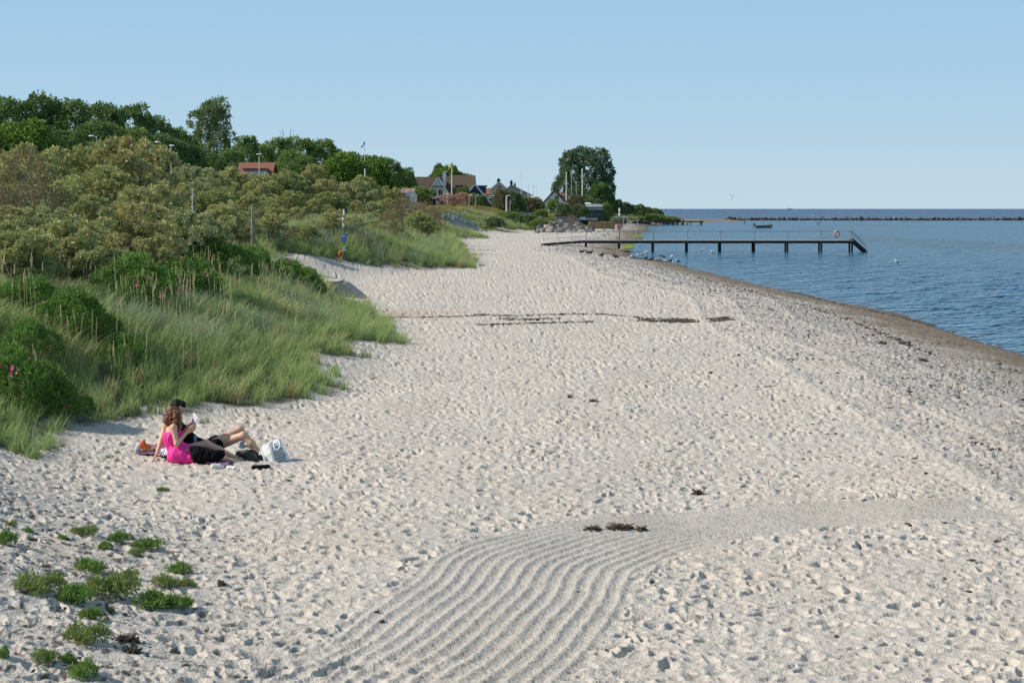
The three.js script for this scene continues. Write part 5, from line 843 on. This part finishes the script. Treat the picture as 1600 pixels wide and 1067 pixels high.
  heap(1091, 774, 20, 6, 40, 'dark seaweed clump just above the raked strip'); heap(925, 829, 26, 2.5, 34, 'seaweed clump lying on the raked strip, left one'); heap(970, 826, 42, 3.5, 60, 'longest seaweed clump on the raked strip'); heap(1003, 829, 18, 2, 18, 'smallest seaweed clump on the raked strip, right one'); heap(927, 629, 15, 3.5, 26, 'dark seaweed clump in the middle of the trodden sand'); heap(890, 622, 8, 3, 20, 'tiny seaweed clump left of the middle one'); heap(195, 1004, 34, 9, 70, 'brown seaweed clump right of the lower beach plants'); heap(205, 1020, 20, 5, 40, 'smaller brown seaweed clump below the other at lower left'); heap(1442, 565, 18, 5, 50, 'seaweed clump near the wet sand at right'); heap(1379, 538, 14, 4, 40, 'small seaweed clump near the wet sand, left of the other'); heap(345, 917, 8, 5, 18, 'tiny dark seaweed clump right of the middle beach plants');
}

// ---------------------------------------------------------------- the couple on the sand and their things
function fieldMesh(fn, lo, hi, cell) {                       // surface where fn (a distance, negative inside) is zero
  const n = Math.ceil(Math.max(hi.x - lo.x, hi.y - lo.y, hi.z - lo.z) / cell) + 4, mc = new MarchingCubes(n, bark, false, false, 160000), f = mc.field;
  const nx = Math.ceil((hi.x - lo.x) / cell) + 3, ny = Math.ceil((hi.y - lo.y) / cell) + 3, nz = Math.ceil((hi.z - lo.z) / cell) + 3;
  f.fill(-1);
  for (let k = 0; k < nz; k++) for (let j = 0; j < ny; j++) for (let i = 0; i < nx; i++) f[(k * n + j) * n + i] = -fn(lo.x + (i - 1) * cell, lo.y + (j - 1) * cell, lo.z + (k - 1) * cell);
  mc.isolation = 0; mc.update();
  const c = mc.count, g = new THREE.BufferGeometry(), p = mc.positionArray.slice(0, c * 3), q = mc.normalArray.slice(0, c * 3), half = n / 2;
  for (let i = 0; i < c; i++) { p[i * 3] = lo.x + (p[i * 3] * half + half - 1) * cell; p[i * 3 + 1] = lo.y + (p[i * 3 + 1] * half + half - 1) * cell; p[i * 3 + 2] = lo.z + (p[i * 3 + 2] * half + half - 1) * cell; }
  g.setAttribute('position', new THREE.BufferAttribute(p, 3)); g.setAttribute('normal', new THREE.BufferAttribute(q, 3));
  g.deleteAttribute('normal'); const m = mergeVertices(g, cell * 0.02); m.computeVertexNormals();
  return m;
}
function capDist(c, x, y, z) {                               // tapered capsule [a, b, ra, rb]
  const [a, b, ra, rb] = c, ex = b.x - a.x, ey = b.y - a.y, ez = b.z - a.z, qx = x - a.x, qy = y - a.y, qz = z - a.z;
  const t = clamp((qx * ex + qy * ey + qz * ez) / (ex * ex + ey * ey + ez * ez + 1e-9)), dx = qx - ex * t, dy = qy - ey * t, dz = qz - ez * t;
  return Math.sqrt(dx * dx + dy * dy + dz * dz) - (ra + (rb - ra) * t);
}
function joined(caps, k = 0.03) { return (x, y, z) => { let s = 1e3; for (const c of caps) { const d = capDist(c, x, y, z); if (d < s + k) { const h = clamp(0.5 + 0.5 * (s - d) / k); s = lerp(s, d, h) - k * h * (1 - h); } else s = Math.min(s, d); } return s; }; }
function bounds(caps, pad) { const lo = V(1e9, 1e9, 1e9), hi = V(-1e9, -1e9, -1e9); for (const [a, b, ra, rb] of caps) for (const [p, r] of [[a, ra], [b, rb]]) { lo.min(p.clone().subScalar(r + pad)); hi.max(p.clone().addScalar(r + pad)); } return [lo, hi]; }
const blob = (caps, cell, k = 0.03, mod) => { const f = joined(caps, k), [lo, hi] = bounds(caps, 0.03); return fieldMesh(mod ? (x, y, z) => mod(f(x, y, z), x, y, z) : f, lo, hi, cell); };

{
  const base = hit(300, 723), D = -base.z;
  const Q = (px, py, dz = 0) => at(px, py, D + dz).sub(base);          // local points of the group standing at the base
  const skinW = new THREE.MeshPhysicalMaterial({ color: rgb(0.56, 0.35, 0.25), roughness: 0.55, side: THREE.DoubleSide }), skinM = new THREE.MeshPhysicalMaterial({ color: rgb(0.52, 0.32, 0.225), roughness: 0.55, side: THREE.DoubleSide });
  const dark = new THREE.MeshPhysicalMaterial({ color: rgb(0.007, 0.007, 0.009), roughness: 1, specularIntensity: 0.15, side: THREE.DoubleSide }), hairM = new THREE.MeshPhysicalMaterial({ color: rgb(0.012, 0.009, 0.008), roughness: 0.6, specularIntensity: 0.3, side: THREE.DoubleSide }), hairW = std(rgb(0.12, 0.045, 0.022), 0.55), hairW2 = std(rgb(0.56, 0.25, 0.11), 0.6);
  // hand: palm, four bent fingers and a thumb; from wrist towards dir, fingers bend towards bend
  const hand = (w, dir, bend, side, curl) => {
    const d = dir.clone().normalize(), s = side.clone().normalize(), b = bend.clone().normalize(), P = (u, v, t) => w.clone().addScaledVector(d, u).addScaledVector(s, v).addScaledVector(b, t), caps = [];
    for (let i = 0; i < 4; i++) caps.push([P(0.01, (i - 1.5) * 0.012, 0), P(0.085, (i - 1.5) * 0.021, 0.004), 0.017, 0.012]);
    const L = [0.068, 0.078, 0.072, 0.055];
    for (let i = 0; i < 4; i++) { const k0 = P(0.085, (i - 1.5) * 0.021, 0.004), c = curl, l = L[i]; const k1 = k0.clone().addScaledVector(d, l * 0.5 * Math.cos(c)).addScaledVector(b, l * 0.5 * Math.sin(c)), k2 = k1.clone().addScaledVector(d, l * 0.32 * Math.cos(2 * c)).addScaledVector(b, l * 0.32 * Math.sin(2 * c)), k3 = k2.clone().addScaledVector(d, l * 0.26 * Math.cos(2.7 * c)).addScaledVector(b, l * 0.26 * Math.sin(2.7 * c)); caps.push([k0, k1, 0.0095, 0.009], [k1, k2, 0.009, 0.008], [k2, k3, 0.008, 0.007]); }
    const t0 = P(0.025, -0.028, 0.006), t1 = P(0.062, -0.056, 0.022), t2 = P(0.088, -0.058, 0.036); caps.push([t0, t1, 0.014, 0.011], [t1, t2, 0.011, 0.009]);
    return blob(caps, 0.0045, 0.008);
  };
  // head: skull, jaw, nose, lips, brows and ears, looking along f
  const head = (c, f, up, r) => {
    const d = f.clone().normalize(), u0 = up.clone().addScaledVector(d, -up.dot(d)).normalize(), s = d.clone().cross(u0), P = (a, b, e) => c.clone().addScaledVector(d, a * r).addScaledVector(u0, b * r).addScaledVector(s, e * r), caps = [];
    caps.push([P(-0.15, 0.22, 0), P(0.12, 0.22, 0), 0.80 * r, 0.76 * r], [P(0.18, -0.1, 0), P(0.36, -0.62, 0), 0.60 * r, 0.36 * r], [P(0.1, -0.35, 0.3), P(0.42, -0.72, 0.12), 0.34 * r, 0.26 * r], [P(0.1, -0.35, -0.3), P(0.42, -0.72, -0.12), 0.34 * r, 0.26 * r], [P(0.80, 0.12, 0), P(1.0, -0.20, 0), 0.07 * r, 0.12 * r], [P(0.70, -0.50, 0.14), P(0.70, -0.50, -0.14), 0.10 * r, 0.10 * r], [P(0.74, 0.28, 0.34), P(0.78, 0.26, 0.1), 0.10 * r, 0.08 * r], [P(0.74, 0.28, -0.34), P(0.78, 0.26, -0.1), 0.10 * r, 0.08 * r]);
    for (const e of [-1, 1]) caps.push([P(-0.02, 0.14, e * 0.84), P(-0.06, -0.16, e * 0.82), 0.10 * r, 0.07 * r], [P(-0.10, 0.18, e * 0.86), P(-0.16, 0.02, e * 0.88), 0.07 * r, 0.06 * r]);
    const eyes = [-1, 1].map((e) => new THREE.SphereGeometry(0.10 * r, 8, 6).translate(...P(0.74, 0.10, e * 0.32).toArray())), mouth = bar(P(0.795, -0.50, 0.16), P(0.795, -0.50, -0.16), 0.035 * r, 0.035 * r, 5);
    return { geo: blob(caps, 0.0075, 0.022), eyes: merge(eyes), mouth, P };
  };
  // ---- woman
  {
    const g = thing('person', base, 'woman in a pink dress with curly reddish hair reading a white tablet', 'person');
    const hip = Q(279, 707, 0), chest = Q(269, 680, 0), sR = Q(270.5, 668, -0.14), sL = Q(266, 666, 0.17), neck = Q(267, 662, 0.01), hd = Q(270.5, 648.5, 0);
    const torso = [[hip.clone().add(V(0, -0.01, -0.08)), hip.clone().add(V(0, -0.01, 0.08)), 0.135, 0.135], [hip, Q(271, 693, 0), 0.13, 0.105], [Q(271, 693, 0), chest, 0.105, 0.115], [chest.clone().add(V(0, 0, -0.05)), chest.clone().add(V(0, 0, 0.05)), 0.105, 0.105], [Q(274, 679, -0.07), Q(277, 679.5, -0.07), 0.06, 0.055], [Q(274, 679, 0.08), Q(277, 679.5, 0.08), 0.06, 0.055]];
    const legs = [[Q(281, 709, -0.10), Q(329, 713.5, -0.18), 0.098, 0.058], [Q(329, 713.5, -0.18), Q(350, 718.5, -0.15), 0.058, 0.058], [Q(350, 718.5, -0.15), Q(378, 724, -0.1), 0.058, 0.036], [Q(378, 725, -0.1), Q(382, 727, -0.1), 0.038, 0.036], [Q(380, 724.5, -0.1), Q(393, 726, -0.06), 0.034, 0.02],
      [Q(282, 706, 0.09), Q(322, 693.5, 0.1), 0.098, 0.060], [Q(322, 693.5, 0.1), Q(341, 703, 0.1), 0.060, 0.058], [Q(341, 703, 0.1), Q(366, 715, 0.06), 0.058, 0.036], [Q(366, 716, 0.06), Q(369, 720, 0.05), 0.038, 0.034], [Q(367, 715.5, 0.06), Q(381, 720, 0.04), 0.034, 0.02]];
    const eR = Q(275.5, 693.5, -0.2), wR = Q(291.5, 675.5, -0.12), eL = Q(281, 684, 0.19), wL = Q(292, 668, 0.09);
    const arms = [[sR, eR, 0.052, 0.038], [eR, wR, 0.039, 0.025], [sL, eL, 0.050, 0.038], [eL, wL, 0.038, 0.025], [Q(267, 671, 0.01), sR, 0.075, 0.052], [Q(267, 671, 0.01), sL, 0.075, 0.052], [Q(267.5, 668, 0.01), neck, 0.06, 0.047], [neck, Q(269.5, 655, 0), 0.047, 0.05]];
    const h = head(hd, V(0.86, -0.36, -0.34), V(0.2, 1, 0), 0.112);
    const hand1 = hand(wR, V(0.75, 0.62, 0.1), V(0.5, 0.5, -0.5), V(-0.4, 0.6, 0.5), 0.65), hand2 = hand(wL, V(0.8, 0.5, 0.1), V(0.3, -0.3, 0.9), V(-0.3, 0.8, 0), 0.6);
    const body = part('body', merge([blob([...torso, ...legs, ...arms], 0.0135, 0.035), h.geo, hand1, hand2]), skinW, g);
    part('eyes', h.eyes, dark, body); part('mouth', h.mouth, std(rgb(0.36, 0.11, 0.10), 0.6), body);
    // dress: cloth round the trunk and the top of the thighs, open at the back of the neck
    const cloth = [...torso.slice(0, 4).map(([a, b, x, y]) => [a, b, x + 0.014, y + 0.014]), [Q(269, 684, -0.04), Q(271, 672.5, -0.05), 0.115, 0.075], [Q(269, 684, 0.04), Q(269, 672.5, 0.06), 0.115, 0.075], [Q(272, 680, -0.07), Q(278, 680, -0.07), 0.08, 0.067], [Q(272, 680, 0.08), Q(278, 680, 0.08), 0.08, 0.067], [Q(280, 711, -0.10), Q(299, 713.5, -0.14), 0.115, 0.095], [Q(281, 707, 0.09), Q(296, 703.5, 0.09), 0.115, 0.095], [Q(268, 716, -0.05), Q(296, 719, -0.12), 0.075, 0.05]];
    const topY = Q(270, 671.5).y;
    part('dress', blob(cloth, 0.0125, 0.05, (d, x, y, z) => { const fold = 0.007 * Math.sin(z * 75 + x * 40 + 2.5 * n3(x * 3, y * 3, z * 3)) * sst(0.62, 0.45, y) + 0.004 * n3(x * 14, y * 5, z * 14); return Math.max(d - 0.004 + fold, y - topY - 0.25 * (x - hip.x + 0.08)); }), std(rgb(0.82, 0.028, 0.30), 0.75), g);
    for (const z of [-0.085, 0.1]) part('strap', new THREE.TubeGeometry(new THREE.CatmullRomCurve3([Q(262.5, 674, z), Q(264.5, 666, z), Q(268.5, 663.8, z), Q(273.5, 667, z), Q(277, 674, z)]), 14, 0.009, 6), std(rgb(0.82, 0.028, 0.30), 0.75), g);
    // curly hair to the shoulders
    const r = rng(44), curls = [[], []], P = h.P;
    const cap = blob([[P(-0.30, 0.30, 0), P(0.05, 0.40, 0), 0.098, 0.09], [P(-0.45, -0.1, 0.25), P(-0.62, -1.0, 0.25), 0.085, 0.06], [P(-0.45, -0.1, -0.25), P(-0.62, -1.0, -0.25), 0.085, 0.06], [P(-0.12, 0.1, 0.62), P(-0.18, -0.95, 0.62), 0.048, 0.035], [P(-0.12, 0.1, -0.62), P(-0.18, -0.95, -0.62), 0.048, 0.035]], 0.009, 0.04, (d, x, y, z) => d + 0.010 * n3(x * 32, y * 32, z * 32));
    for (let i = 0; i < 130; i++) { const a = (r() - 0.5) * 4.4, e = 0.15 + 0.7 * r(), s = P(-Math.cos(a) * 0.85 * e - 0.10, 0.75 * Math.sqrt(1 - e * e) + 0.25, Math.sin(a) * 0.88 * e), len = 0.17 + 0.13 * r(), pts = [], ph = r() * 6, away = s.clone().sub(hd).setY(0).normalize(); for (let k = 0; k <= 9; k++) { const t = k / 9, w = 0.024 * Math.sin(Math.PI * Math.min(1, t * 2) * 0.6); pts.push(V(s.x + away.x * (0.065 * Math.sin(t * 2.2)) + w * Math.cos(ph + t * 17), s.y - len * t * t * 0.7 - len * t * 0.35, s.z + away.z * 0.065 * Math.sin(t * 2.2) + w * Math.sin(ph + t * 17))); } curls[r() < 0.5 ? 1 : 0].push(new THREE.TubeGeometry(new THREE.CatmullRomCurve3(pts), 16, 0.011, 4)); }
    const hair = part('hair', merge([cap, ...curls[0]]), hairW, g); part('light_curls', merge(curls[1]), hairW2, hair);
  }
  // ---- man
  {
    const g = thing('person', base.clone(), 'dark haired man leaning back on his arm, knees raised, behind the woman', 'person');
    const Z = 0.42, hip = Q(318, 703, Z + 0.06), belly = Q(301, 694, Z + 0.03), chest = Q(282, 677, Z), sR = Q(259.5, 665, 0.24), sL = Q(280, 664, 0.62), neck = Q(270, 657, Z), hd = Q(277, 637.5, Z - 0.02);
    const torso = [[hip.clone().add(V(0, 0, -0.08)), hip.clone().add(V(0, 0, 0.09)), 0.125, 0.125], [hip, belly, 0.125, 0.12], [belly, chest, 0.12, 0.135], [chest.clone().add(V(-0.05, 0.02, -0.08)), chest.clone().add(V(0.02, 0.02, 0.09)), 0.12, 0.12]];
    const legs = [[hip.clone().add(V(0.02, 0, -0.09)), Q(380, 680.5, 0.33), 0.105, 0.060], [Q(380, 680.5, 0.33), Q(392, 693, 0.30), 0.060, 0.060], [Q(392, 693, 0.30), Q(409, 713, 0.26), 0.058, 0.040], [Q(409, 715, 0.26), Q(411, 718, 0.26), 0.042, 0.036], [Q(410, 715, 0.26), Q(430, 720, 0.24), 0.038, 0.022],
      [hip.clone().add(V(0.03, 0.02, 0.10)), Q(374.5, 671.5, 0.60), 0.105, 0.060], [Q(374.5, 671.5, 0.60), Q(385, 686, 0.58), 0.060, 0.060], [Q(385, 686, 0.58), Q(401, 708, 0.55), 0.058, 0.040], [Q(401, 709, 0.55), Q(403, 712, 0.55), 0.042, 0.036], [Q(402, 709, 0.55), Q(421, 714, 0.53), 0.038, 0.022]];
    const eR = Q(251, 690, 0.12), wR = Q(244.8, 708, -0.03), eL = Q(300, 689, 0.66), wL = Q(313, 687, 0.50);
    const arms = [[Q(270, 667, Z - 0.04), sR, 0.09, 0.068], [Q(272, 667, Z + 0.04), sL, 0.09, 0.066], [sR, eR, 0.062, 0.044], [eR, wR, 0.044, 0.029], [sL, eL, 0.058, 0.044], [eL, wL, 0.043, 0.029], [Q(270, 666, Z), neck, 0.075, 0.058], [neck, Q(275, 645, Z - 0.01), 0.058, 0.056]];
    const h = head(hd, V(0.90, -0.40, 0.10), V(0.3, 1, 0), 0.118);
    const hand1 = hand(wR, V(-0.35, -0.75, -0.25), V(-0.9, -0.2, 0), V(0.1, 0, 1), 0.35), hand2 = hand(wL, V(1, -0.05, -0.2), V(0, -1, 0), V(0.1, 0, -1), 0.4);
    const body = part('body', merge([blob([...torso, ...legs, ...arms], 0.0145, 0.04), h.geo, hand1, hand2]), skinM, g);
    part('eyes', h.eyes, dark, body); part('mouth', h.mouth, std(rgb(0.33, 0.12, 0.10), 0.6), body);
    part('vest', blob([...torso.slice(1).map(([a, b, x, y]) => [a, b, x + 0.012, y + 0.012])], 0.0135, 0.04, (d, x, y, z) => d + 0.005 * n3(x * 14, y * 14, z * 14)), dark, g);
    part('shorts', blob([...torso.slice(0, 1).map(([a, b, x, y]) => [a, b, x + 0.016, y + 0.016]), [legs[0][0], Q(338, 695.5, 0.37), 0.122, 0.105], [legs[5][0], Q(337, 690, 0.56), 0.122, 0.105]], 0.0135, 0.04, (d, x, y, z) => d + 0.006 * n3(x * 12, y * 12, z * 12)), dark, g);
    const P = h.P; part('hair', blob([[P(-0.28, 0.42, 0), P(0.28, 0.58, 0), 0.085, 0.07], [P(-0.42, 0.15, 0.15), P(-0.45, -0.2, 0.15), 0.075, 0.06], [P(-0.42, 0.15, -0.15), P(-0.45, -0.2, -0.15), 0.075, 0.06], [P(0.45, 0.72, 0.2), P(0.5, 0.72, -0.2), 0.035, 0.035], [P(-0.1, 0.3, 0.62), P(-0.2, 0.0, 0.62), 0.035, 0.025], [P(-0.1, 0.3, -0.62), P(-0.2, 0.0, -0.62), 0.035, 0.025]], 0.008, 0.04, (d, x, y, z) => d + 0.006 * n3(x * 45, y * 25, z * 45)), hairM, g);
  }
  const W = (px, py, dz) => Q(px, py, dz).add(base), onSand = (px, py) => hit(px, py);
  // tablet
  { const c = W(303, 658.5, -0.02), g = thing('tablet', c, 'white tablet held up in both hands by the woman', 'tablet'); g.rotation.set(0.05, -0.95, -0.42); part('case', new RoundedBoxGeometry(0.165, 0.235, 0.010, 3, 0.005), std(rgb(0.74, 0.73, 0.80), 0.5), g); part('screen', box(0.146, 0.205, 0.002, 0, 0, 0.0062), std(rgb(0.56, 0.54, 0.66), 0.3), g); part('button', new THREE.CylinderGeometry(0.006, 0.006, 0.002, 12).rotateX(Math.PI / 2).translate(0, -0.11, 0.006), M.grey, g); }
  const sheet = (pts, nu, nv, amp, seed) => {                // a rumpled sheet over four corners
    const pos = [], idx = [], uv = []; for (let i = 0; i <= nu; i++) for (let j = 0; j <= nv; j++) { const u = i / nu, v = j / nv, p = pts[0].clone().lerp(pts[1], u).lerp(pts[3].clone().lerp(pts[2], u), v); pos.push(p.x, p.y + amp * (0.7 + n3(p.x * 9 + seed, p.z * 9, 1) + 0.4 * n3(p.x * 25, p.z * 25, seed)), p.z); uv.push(u, v); if (i < nu && j < nv) { const k = i * (nv + 1) + j; idx.push(k, k + 1, k + nv + 1, k + 1, k + nv + 2, k + nv + 1); } }
    const g = new THREE.BufferGeometry(); g.setAttribute('position', new THREE.Float32BufferAttribute(pos, 3)); g.setAttribute('uv', new THREE.Float32BufferAttribute(uv, 2)); g.setIndex(idx); g.computeVertexNormals(); return g;
  };
  const flat = (px, py, up) => { const p = onSand(px, py); p.y += up; return p; };
  solo('beach_towel', sheet([flat(228, 713, 0.03), flat(352, 733, 0.03), flat(372, 716, 0.03), flat(238, 699, 0.03)], 40, 18, 0.016, 3), std(rgb(0.155, 0.07, 0.165), 0.95), 'dark purple beach towel the couple sit on', 'towel');
  solo('dark_cloth', sheet([flat(211, 713, 0.03), flat(238, 715, 0.03), flat(240, 708, 0.04), flat(212, 706, 0.03)], 14, 8, 0.02, 5), std(rgb(0.11, 0.055, 0.11), 0.95), 'dark purple cloth lying under the patterned bag', 'cloth');
  solo('light_cloth', sheet([flat(246, 717, 0.05), flat(268, 722, 0.06), flat(270, 712, 0.09), flat(249, 708, 0.07)], 16, 10, 0.035, 8), std(rgb(0.60, 0.60, 0.66), 0.95), 'whitish crumpled cloth between the arm and the pink dress', 'cloth');
  { const p = onSand(226, 709), g = thing('beach_bag', p, 'blue and white patterned bag with tan panel beside the man’s hand', 'bag'); p.y += 0;
    part('body', blob([[V(-0.08, 0.09, 0), V(0.10, 0.075, 0), 0.085, 0.07], [V(-0.085, 0.13, 0), V(-0.05, 0.15, 0), 0.055, 0.04]], 0.01, 0.05, (d, x, y, z) => d + 0.006 * n3(x * 22, y * 22, z * 22)), std(rgb(0.36, 0.43, 0.52), 0.8), g);
    part('side_panel', blob([[V(-0.01, 0.075, 0.05), V(0.13, 0.06, 0.05), 0.055, 0.05]], 0.01, 0.03), std(rgb(0.38, 0.22, 0.10), 0.85), g); part('strap', new THREE.TubeGeometry(new THREE.CatmullRomCurve3([V(-0.02, 0.17, 0.03), V(0.05, 0.15, 0.07), V(0.14, 0.12, 0.06), V(0.16, 0.09, 0.02)]), 16, 0.014, 6), std(rgb(0.20, 0.03, 0.03), 0.8), g); part('stripe', new THREE.TorusGeometry(0.083, 0.010, 6, 20).rotateY(1.45).translate(-0.03, 0.085, 0), std(rgb(0.70, 0.72, 0.75), 0.8), g); }
  solo('orange_garment', blob([[W(221, 696, 0.2), W(224.5, 687, 0.22), 0.05, 0.018], [W(222, 695, 0.2), W(233, 699, 0.2), 0.05, 0.03]], 0.009, 0.03, (d, x, y, z) => d + 0.006 * n3(x * 25, y * 25, z * 25)), std(rgb(0.52, 0.125, 0.045), 0.9), 'rust orange garment bunched up on top of the bag', 'garment');
  solo('rolled_towel', blob([[W(230, 696, 0.35), W(254, 696, 0.4), 0.045, 0.05]], 0.01, 0.03, (d, x, y, z) => d + 0.006 * n3(x * 15, y * 22, z * 22)), std(rgb(0.72, 0.58, 0.60), 0.95), 'pale pink rolled towel behind the supporting arm', 'towel');
  solo('black_jacket', blob([[W(301, 701.5, -0.22), W(312, 706, -0.26), 0.055, 0.075], [W(312, 706, -0.26), W(334, 710.5, -0.30), 0.075, 0.075], [W(306, 713, -0.28), W(336, 719, -0.30), 0.085, 0.07], [W(334, 712, -0.30), W(346, 707, -0.26), 0.05, 0.042], [W(338, 716, -0.3), W(347, 712, -0.27), 0.05, 0.035], [W(322, 723, -0.32), W(336, 725, -0.3), 0.04, 0.035]], 0.011, 0.05, (d, x, y, z) => d + 0.010 * n3(x * 12, y * 12, z * 12) + 0.004 * n3(x * 26, y * 26, z * 26)), dark, 'black jacket heaped over the woman’s legs', 'jacket');
  { const g = thing('black_bag', onSand(391, 730), 'soft black bag standing by the feet, left of the white bag', 'bag'), o = g.position, L = (px, py, dz) => W(px, py, dz).sub(o);
    part('body', blob([[L(373, 709, 0.12), L(387, 708, 0.1), 0.05, 0.06], [L(386, 712, 0.06), L(405, 722, 0.02), 0.075, 0.07], [L(391, 710, 0.08), L(404, 713, 0.06), 0.06, 0.05], [L(396, 727, -0.05), L(418, 732, -0.02), 0.04, 0.035]], 0.011, 0.05, (d, x, y, z) => d + 0.010 * n3(x * 14, y * 14, z * 14)), std(rgb(0.016, 0.020, 0.022), 0.6), g);
    part('strap', new THREE.TubeGeometry(new THREE.CatmullRomCurve3([L(388, 705, 0.03), L(396, 704, 0.0), L(404, 712, -0.02), L(408, 722, -0.04)]), 18, 0.010, 5), dark, g); part('buckle', box(0.03, 0.02, 0.03, ...L(371, 712, 0.04).toArray()), M.steel, g); }
  solo('blue_plastic', sheet([W(372, 701, 0.45), W(389, 703, 0.42), W(385, 690.5, 0.5), W(375, 693, 0.5)], 12, 10, 0.025, 12), std(rgb(0.50, 0.60, 0.70), 0.5), 'pale blue plastic sheet showing under the raised knees', 'plastic sheet');
  for (const [px, py, ry, label] of [[339, 733, 0.3, 'small white shoe, left one in front of the towel'], [363, 736, -0.2, 'small white shoe, right one in front of the towel']]) { const g = thing('white_shoe', onSand(px, py), label, 'shoe', 'white shoes before the towel', ry); part('upper', blob([[V(-0.07, 0.05, 0), V(0.03, 0.045, 0), 0.034, 0.032], [V(0.03, 0.04, 0), V(0.085, 0.03, 0), 0.032, 0.024]], 0.007, 0.02), std(rgb(0.72, 0.71, 0.70), 0.7), g); part('sole', new RoundedBoxGeometry(0.21, 0.02, 0.07, 2, 0.009).translate(0.005, 0.014, 0), std(rgb(0.50, 0.49, 0.48), 0.8), g); }
  { const g = thing('black_shoe', onSand(407, 734), 'black flat shoe lying in front of the black bag', 'shoe', undefined, 0.1); part('upper', blob([[V(-0.11, 0.04, 0), V(0.02, 0.04, 0), 0.034, 0.034], [V(0.02, 0.04, 0), V(0.11, 0.045, 0), 0.034, 0.036]], 0.008, 0.02), dark, g); part('sole', new RoundedBoxGeometry(0.29, 0.022, 0.085, 2, 0.01).translate(0, 0.012, 0), std(rgb(0.05, 0.04, 0.035), 0.9), g); }
  { const g = thing('drink_can', W(304, 686.5, 0.35), 'light blue drink can between the two people', 'can'); part('can', new THREE.CylinderGeometry(0.033, 0.033, 0.1, 16), std(rgb(0.16, 0.34, 0.66), 0.3, { metalness: 0.5 }), g); part('lid', new THREE.CylinderGeometry(0.028, 0.031, 0.008, 16).translate(0, 0.054, 0), M.steel, g); }
  // white carrier bag with green print
  {
    const o = onSand(430, 736), g = thing('carrier_bag', o, 'white plastic carrier bag with green lettering standing on the sand', 'bag'), L = (px, py, dz) => W(px, py, dz).sub(o);
    const c = [[L(429, 735.5, -0.08), L(457, 724, 0.10), L(419.5, 694, -0.04), L(437.5, 687, 0.10)], [L(410, 733, 0.16), L(440, 724, 0.34), L(405.5, 703, 0.18), L(423, 690, 0.30)]];       // front and back: bottom left, bottom right, top left, top right
    const b = new THREE.BoxGeometry(1, 1, 1, 16, 16, 10), p = b.attributes.position;
    for (let i = 0; i < p.count; i++) { const x = p.getX(i) + 0.5, y = p.getY(i) + 0.5, z = 0.5 - p.getZ(i), q = (k) => c[k][0].clone().lerp(c[k][1], x).lerp(c[k][2].clone().lerp(c[k][3], x), y), w = q(0).lerp(q(1), z), bulge = 0.025 * Math.sin(Math.PI * x) * Math.sin(Math.PI * y); w.z += z < 0.5 ? bulge : -bulge; w.x -= 0.05 * Math.sin(Math.PI * z) * (1 - x) * Math.sin(Math.PI * y); if (y > 0.9) w.y += 0.025 * Math.sin(x * 9 + z * 5); w.addScaledVector(V(n3(w.x * 14, w.y * 14, w.z * 14), n3(w.x * 14 + 9, w.y * 14, w.z * 14), n3(w.x * 14, w.y * 14 + 5, w.z * 14)), 0.009); p.setXYZ(i, w.x, w.y, w.z); }
    b.computeVertexNormals();
    const cv = document.createElement('canvas'); cv.width = 256; cv.height = 384; const x = cv.getContext('2d'); x.fillStyle = '#e4e7ef'; x.fillRect(0, 0, 256, 384); x.fillStyle = '#0a4d41';
    const r = rng(6); for (let row = 0; row < 6; row++) { let px = 44 + 4 * r(); const y = 62 + row * 40; while (px < 205) { const w = 14 + 8 * r(); x.fillRect(px, y, 9, 33); x.fillRect(px, y + [0, 12, 24][(r() * 3) | 0], w, 9); x.fillRect(px + w - 9, y + (r() < 0.5 ? 0 : 8), 9, 25); px += w + 5; } }
    x.font = 'bold 52px sans-serif'; x.fillText('OST', 42, 338); x.fillRect(158, 306, 54, 11); x.fillRect(158, 324, 50, 11); x.fillRect(42, 346, 168, 8);
    const map = new THREE.CanvasTexture(cv); map.colorSpace = THREE.SRGBColorSpace;
    const white = new THREE.MeshPhysicalMaterial({ color: rgb(0.80, 0.82, 0.86), roughness: 0.45, transmission: 0.25, thickness: 0, side: THREE.DoubleSide }), print = new THREE.MeshPhysicalMaterial({ map, roughness: 0.45, side: THREE.DoubleSide });
    const m = new THREE.Mesh(b, [white, white, white, white, print, white]); m.name = 'bag_body'; g.add(shade(m));
    for (const pts of [[[421, 695, -0.04], [425, 688, 0.02], [430, 703, -0.09], [435, 701, -0.07], [436, 688, 0.08]], [[408, 702, 0.12], [405, 708, 0.05], [407, 722, -0.02], [411, 731, -0.06], [413, 722, -0.05], [410, 710, 0.02]]]) part('handle', new THREE.TubeGeometry(new THREE.CatmullRomCurve3(pts.map((q) => L(...q))), 24, 0.011, 6), white, g);
  }
}

renderer.render(scene, camera);
